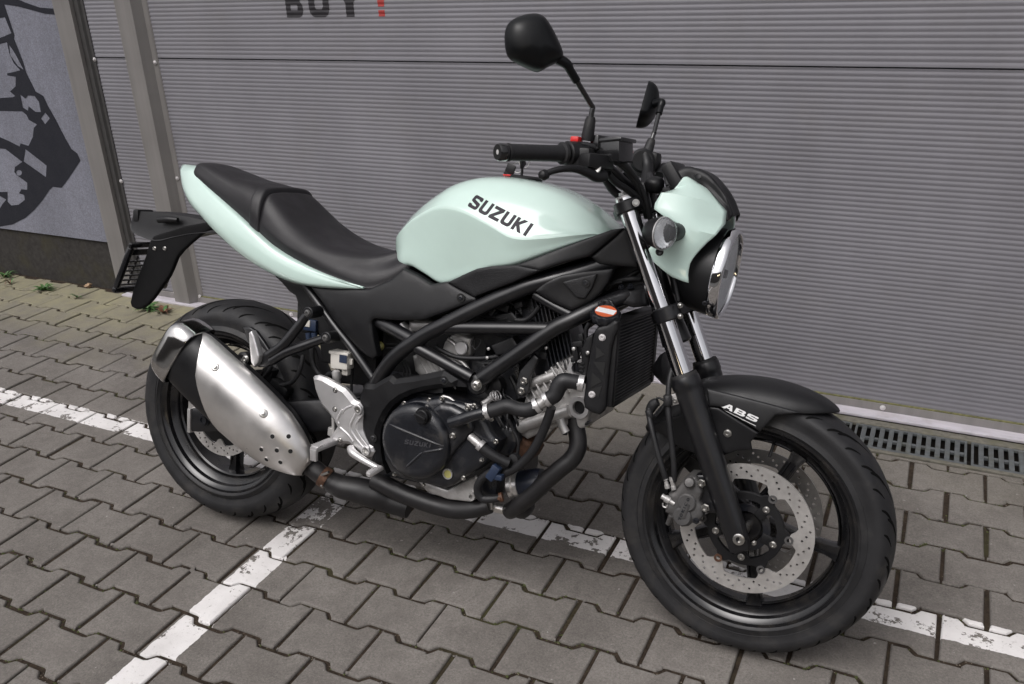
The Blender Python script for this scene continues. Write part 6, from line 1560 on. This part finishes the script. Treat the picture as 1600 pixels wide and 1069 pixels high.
# dark visor over the instrument
rv = [
 [(1063, 270), (1057, 268, -.062), (1050, 285, -.078), (1048, 296, -.084)],
 [(1078, 261), (1074, 262, -.054), (1066, 274, -.069), (1062, 283, -.074)],
 [(1095, 264), (1090, 266, -.052), (1083, 275, -.060), (1081, 281, -.060)],
 [(1110, 268), (1106, 274, -.054), (1108, 290, -.058), (1108, 299, -.061)],
 [(1125, 284), (1122, 291, -.056), (1124, 307, -.060), (1123, 316, -.067)],
 [(1137, 306), (1135, 312, -.058), (1136, 323, -.064), (1134, 330, -.073)],
 [(1148, 332), (1145, 336, -.052), (1140, 342, -.062), (1135, 346, -.078)]]
rows = []
for r in rv:
    pc = P(r[0][0], r[0][1], .02); row = [V((pc.x, 0, pc.z - .010))] + [P(q[0], q[1], q[2] * .70) for q in r[1:]]; rows.append(row)
mb = MB(); surf(mb, mirrored(rows), 4, 4); vs = part(mb, 'visor', 'plastic', angle=50); solidify(vs, .003, 1)
for x, y in ((1090, 277),): mb = MB(); mb.lathe([(0, .0075), (.003, .0065), (.002, .004), (.002, 0)], P(x, y, -.062), (.3, -.8, .5), 20); part(mb, 'visor_bolt', 'plastic')
# indicators
def indicator(s):
    I = empty('indicator'); I.parent = bike
    c = P(1030, 364, -.195); c = V((c.x, s * .195, c.z)); f = V((1, -s * -.12 * -1, -.02)).normalized(); f = V((1, s * .42, -.03)).normalized()
    m = MB(); m.lathe([(-.036, .004), (-.034, .013), (-.027, .022), (-.015, .029), (.0, .0325), (.010, .0335)], c, f, 36, caps=(True, False)); m.build('indicator_body', 'plastic', I, angle=60)
    m = MB(); m.lathe([(.010, .0335), (.014, .0335), (.018, .032), (.025, .027), (.029, .018), (.030, 0)], c, f, 36, caps=False); m.build('indicator_lens', 'lens', I, angle=60)
    m = MB(); m.ring(c + f * .009, f, .031, .0342, .003, 36); m.build('indicator_rim', 'alulight', I)
    m = MB(); rr = []; a = V((0, 0, 1)).cross(f).normalized(); b = f.cross(a)
    for t, r in ((.012, .031), (.006, .028), (-.004, .018), (-.008, .006)): rr.append([c + f * t + (a * math.cos(j / 40 * 6.2832) + b * math.sin(j / 40 * 6.2832)) * r * (1 - (.06 if j % 2 else 0)) for j in range(40)])
    m.rings(rr, True, False, True); m.build('indicator_reflector', 'reflector', I, angle=15)
    m = MB(); e = P(1062, 362, -.125); e = V((e.x, s * .110, e.z)); m.tube([c + V((.0, -s * .02, 0)), c.lerp(e, .5), e], [.024, .022, .016], 20); m.build('indicator_stalk', 'plastic', I)
indicator(-1); indicator(1)

# ------------------------------------------------------------------ handlebar and controls
hb_ = MB()
gL = P(792, 238, -.372); gR = P(884, 240, -.255)
barpts = [V((gL.x + .002, -.365, gL.z)), V((gR.x, gR.y, gR.z)), P(920, 246, -.205), P(952, 264, -.150), P(975, 285, -.110), P(990, 296, -.07), P(1000, 300, -.035)]
full = barpts + [V((barpts[-1].x, 0, barpts[-1].z))] + [V((p.x, -p.y, p.z)) for p in reversed(barpts)]
hb_.tube(full, .0112, 16, 5); part(hb_, 'handlebar', 'frame')
mb = MB()
cx_ = barpts[-1]
for s in (-1, 1): mb.box(V((cx_.x, s * .035, cx_.z - .012)), (.044, .026, .060), Matrix.Rotation(R(-20), 3, 'Y'), ch=.008)
part(mb, 'bar_clamp', 'frame')
for s in (-1, 1):
    A_ = V((gL.x, s * .372, gL.z)); B_ = V((gR.x, s * .255, gR.z)); d = (B_ - A_).normalized()
    m = MB(); L = (B_ - A_).length; prof = [(.0, .0150), (.001, .0178), (.004, .0178), (.005, .0165)]
    for k in range(14): prof += [(.008 + k * .0065, .0165), (.0105 + k * .0065, .0158 + (.0002 if k % 2 else 0))]
    prof += [(L - .012, .0170), (L - .010, .0225), (L - .004, .0225), (L - .002, .019), (L, .018)]
    m.lathe(prof, A_, d, 32); part(m, 'grip', 'rubber')
    m = MB(); m.lathe([(.0, .0150), (-.004, .0172), (-.018, .0172), (-.022, .0150), (-.022, .0055), (-.019, .005), (-.019, 0)], A_, d, 32); part(m, 'bar_end_weight', 'gloss')
    m = MB(); m.lathe([(0, .0048), (-.002, .0048), (-.0025, .002), (-.0025, 0)], A_ - d * .0195, d, 12); part(m, 'bar_end_screw', 'bolt_pale')
    m = MB(); m.lathe([(0, .021), (.003, .025), (.028, .0255), (.032, .022), (.046, .0215), (.048, .018)], B_ + d * .001, d, 32); m.box(B_ + d * .024 + V((.012, 0, -.008)), (.05, .040, .042), ch=.008); part(m, 'switch_housing', 'plastic')
# kill switch (red) and hazard (red, far side)
mb = MB(); mb.box(P(901, 219, -.225), (.018, .030, .014), ch=.004); part(mb, 'kill_switch', 'red')
mb = MB(); mb.box(P(984, 238, .215), (.014, .018, .012), ch=.003); part(mb, 'hazard_switch', 'red')
# brake lever with master cylinder
mb = MB(); mb.tube([P(851, 273, -.345), P(862, 268, -.335), P(880, 264, -.318), P(900, 264, -.290), P(918, 270, -.260), P(932, 276, -.235), P(944, 275, -.215)], [.0065, .0062, .0068, .0080, .0098, .0115, .012], 14)
mb.lathe([(-.011, .002), (-.008, .008), (0, .0108), (.008, .008), (.011, .002)], P(850, 273.5, -.348), (.3, 1, 0), 20); part(mb, 'brake_lever', 'plastic')
mb = MB(); mb.box(P(926, 252, -.222), (.055, .075, .030), Matrix.Rotation(R(-25), 3, 'Z'), ch=.008); mb.box(P(938, 262, -.200), (.03, .05, .03), ch=.006); part(mb, 'front_master_cylinder', 'plastic')
mb = MB(); mb.lathe([(0, .0135), (.003, .0135), (.004, .011), (.004, 0)], P(929, 264, -.237), (.1, -.8, .6), 20); part(mb, 'lever_pivot', 'bolt')
mb = MB(); rot = Matrix.Rotation(R(-12), 3, 'Z') @ Matrix.Rotation(R(-6), 3, 'Y')
mb.box(P(958, 236, -.185), (.062, .060, .050), rot, ch=.004); mb.box(P(960, 221, -.185), (.068, .066, .008), rot, ch=.003); mb.box(P(938, 224, -.19), (.02, .05, .03), rot, ch=.004); part(mb, 'fluid_reservoir', 'gloss')
# clutch side cluster
mb = MB(); c = P(1003, 252, .20); mb.lathe([(0, .026), (.004, .030), (.03, .030), (.036, .024), (.036, 0)], c, (.35, -1, 0), 30); mb.tube([P(1008, 240, .18), P(1012, 262, .17), P(1010, 285, .13), P(1012, 300, .09)], .014, 12); mb.box(P(1015, 254, .22), (.05, .05, .05), ch=.01); part(mb, 'clutch_control', 'plastic')
mb = MB(); mb.tube([P(1030, 275, .19), P(1038, 262, .24), P(1045, 270, .30), P(1055, 285, .34)], [.011, .012, .009, .007], 12); part(mb, 'clutch_lever', 'plastic')
mb = MB(); mb.box(P(1022, 258, .205), (.006, .014, .014)); part(mb, 'turn_switch', 'yellow')
# cables and hoses over the steering head
mb = MB()
mb.tube([P(897, 228, -.235), P(912, 226, -.225), P(930, 231, -.21), P(945, 240, -.19), P(965, 251, -.165), P(985, 268, -.14), P(1000, 290, -.11), P(1010, 315, -.09), P(1016, 340, -.07)], [.0055, .006, .0065, .0085, .0085, .006, .0055, .0055, .0055], 10)
mb.tube([P(900, 246, -.24), P(912, 241, -.23), P(930, 244, -.21), P(955, 251, -.18), P(975, 262, -.15), P(992, 285, -.12), P(1003, 310, -.09), P(1010, 340, -.06)], .0058, 10)
mb.tube([P(950, 272, -.19), P(962, 285, -.16), P(978, 295, -.13), P(995, 308, -.10), P(1012, 330, -.07)], .0075, 10)
mb.tube([P(1006, 290, -.02), P(1012, 320, -.02), P(1020, 360, -.03), P(1030, 410, -.04), P(1036, 450, -.05)], .0065, 10)
mb.tube([P(1030, 345, -.07), P(1040, 390, -.07), P(1052, 430, -.07), P(1060, 470, -.07)], .005, 10)
mb.tube([P(945, 278, -.12), P(960, 300, -.09), P(985, 315, -.06)], .009, 10)
mb.tube([P(1055, 290, .05), P(1045, 300, .0), P(1030, 308, -.03)], .006, 10)
part(mb, 'control_cable', 'hose')
mb = MB(); mb.tube([P(975, 268, -.10), P(984, 284, -.09), P(992, 296, -.08)], .011, 12); mb.box(P(985, 285, -.06), (.03, .05, .03), ch=.006); part(mb, 'cable_connector', 'casting')
mb = MB(); c = P(1023, 289, -.04); mb.lathe([(-.012, .018), (-.008, .021), (.008, .021), (.014, .017), (.017, .010), (.016, 0)], c, (0, -.3, 1), 26); mb.box(P(1033, 298, -.03), (.05, .03, .015), ch=.004); part(mb, 'ignition_lock', 'plastic')
mb = MB(); mb.box(P(1010, 330, -.06), (.06, .012, .006), Matrix.Rotation(R(-20), 3, 'Y')); part(mb, 'cable_guide', 'frame')
# meter behind the visor
mb = MB(); mb.box(P(1065, 285, 0), (.03, .13, .09), Matrix.Rotation(R(-35), 3, 'Y'), ch=.01); part(mb, 'instrument_panel', 'plastic')
mb = MB(); mb.tube([P(1036, 262, .05), P(1040, 272, .04), P(1044, 290, .03)], .006, 10); mb.tube([P(1035, 300, .02), P(1052, 288, .02), P(1060, 275, .02)], .005, 10); part(mb, 'instrument_cable', 'hose')

# ------------------------------------------------------------------ mirrors
def mirror_unit(s, base, knee, top, head, outline, n, thick, hn_, bend):
    Mm = empty('mirror'); Mm.parent = bike
    m = MB(); m.tube([base, base.lerp(knee, .15), base.lerp(knee, .62), base.lerp(knee, .72)], [.0115, .0130, .0108, .0085], 16, smooth=False); m.build('mirror_boot', 'rubber', Mm)
    m = MB(); m.tube([base, base.lerp(knee, .9), knee, knee.lerp(top, .12), knee.lerp(top, .6), top], .0056, 12); m.build('mirror_stem', 'gloss', Mm)
    m = MB(); m.tube([knee.lerp(top, .62), knee.lerp(top, .85), top, top.lerp(head, .35)], [.0085, .0085, .0100, .0115], 14); m.build('mirror_joint', 'mirrorblack', Mm)
    # housing: outline in plane normal to n, domed towards n
    n = n.normalized(); e1_ = V((0, 0, 1)).cross(n).normalized(); e2_ = n.cross(e1_)
    rings = []
    for k, (sc_, dep) in enumerate(((1.0, -.006), (1.0, 0), (.97, .008), (.88, .018), (.70, .027), (.45, .033), (.2, .036))):
        rings.append([head + e1_ * (x * sc_) + e2_ * (y * sc_) + n * dep for x, y in outline])
    rings = [rings[0]] + rings[1:]
    m = MB(); g = [r for r in rings]; m.rings(loft_grid(g, 2, 3, True), True, False, True); m.build('mirror_housing', 'mirrorblack', Mm, angle=50)
    m = MB(); pts = [head + e1_ * x * .99 + e2_ * y * .99 - n * .005 for x, y in outline]; m.add(pts, [tuple(range(len(pts)))]); m.build('mirror_glass', 'chrome', Mm)
bR = P(917, 220, -.215); kR = P(926, 168, -.215); tR = P(885, 100, -.29); hR = P(834, 70, -.335)
nR = V((.62, -.78, .05)).normalized(); e1_ = V((0, 0, 1)).cross(nR).normalized(); e2_ = nR.cross(e1_)
def outl(pts):
    o = []
    for x, y in pts:
        # intersect the line of sight with the mirror plane
        d_ = (P(x, y, -.4) - _c); t = (hR - _c).dot(nR) / d_.dot(nR); q = _c + d_ * t - hR; o.append((q.dot(e1_), q.dot(e2_)))
    return o
OUT = outl([(790, 70), (790, 50), (796, 35), (812, 25), (832, 21), (846, 24), (857, 36), (868, 56), (877, 76), (879.5, 88), (872, 97), (856, 105), (841, 112.5), (825, 107), (805, 97), (794, 87)])
mirror_unit(-1, bR, kR, tR, hR, OUT, nR, .03, None, None)
bL = P(1010, 243, .215); kL = P(1022, 208, .235); tL = P(1034, 160, .29); hL = P(1006, 167, .335)
nL = V((.88, .27, -.17)); mirror_unit(1, bL, kL, tL, hL, [(-x, y * 1.13) for x, y in OUT], nL, .03, None, None)

# ------------------------------------------------------------------ side stand (far side)
mb = MB(); pw_ = POSE.inverted() @ V((.30, .30, .004)); mb.tube([V((.60, .13, .26)), V((.55, .20, .12)), V((pw_.x, pw_.y, pw_.z + .008))], [.014, .012, .010], 14); mb.box(V((pw_.x, pw_.y, pw_.z + .004)), (.05, .03, .008), Matrix.Rotation(.268, 3, 'X'), ch=.002); part(mb, 'side_stand', 'frame')

for o in list(bpy.data.objects):
    if o.type == 'MESH' and o.name.split('.')[0] in ('cable', 'control_cable', 'brake_hose', 'rear_brake_hose', 'wiring', 'sensor_cable', 'instrument_cable', 'cable_connector', 'connector', 'mount_boss', 'bracket_rib', 'hose_grommet', 'clamp_bolt', 'chain', 'hanger_tube', 'casting_boss', 'key_ring', 'fan_connector', 'splash_guard'): split_loose(o)
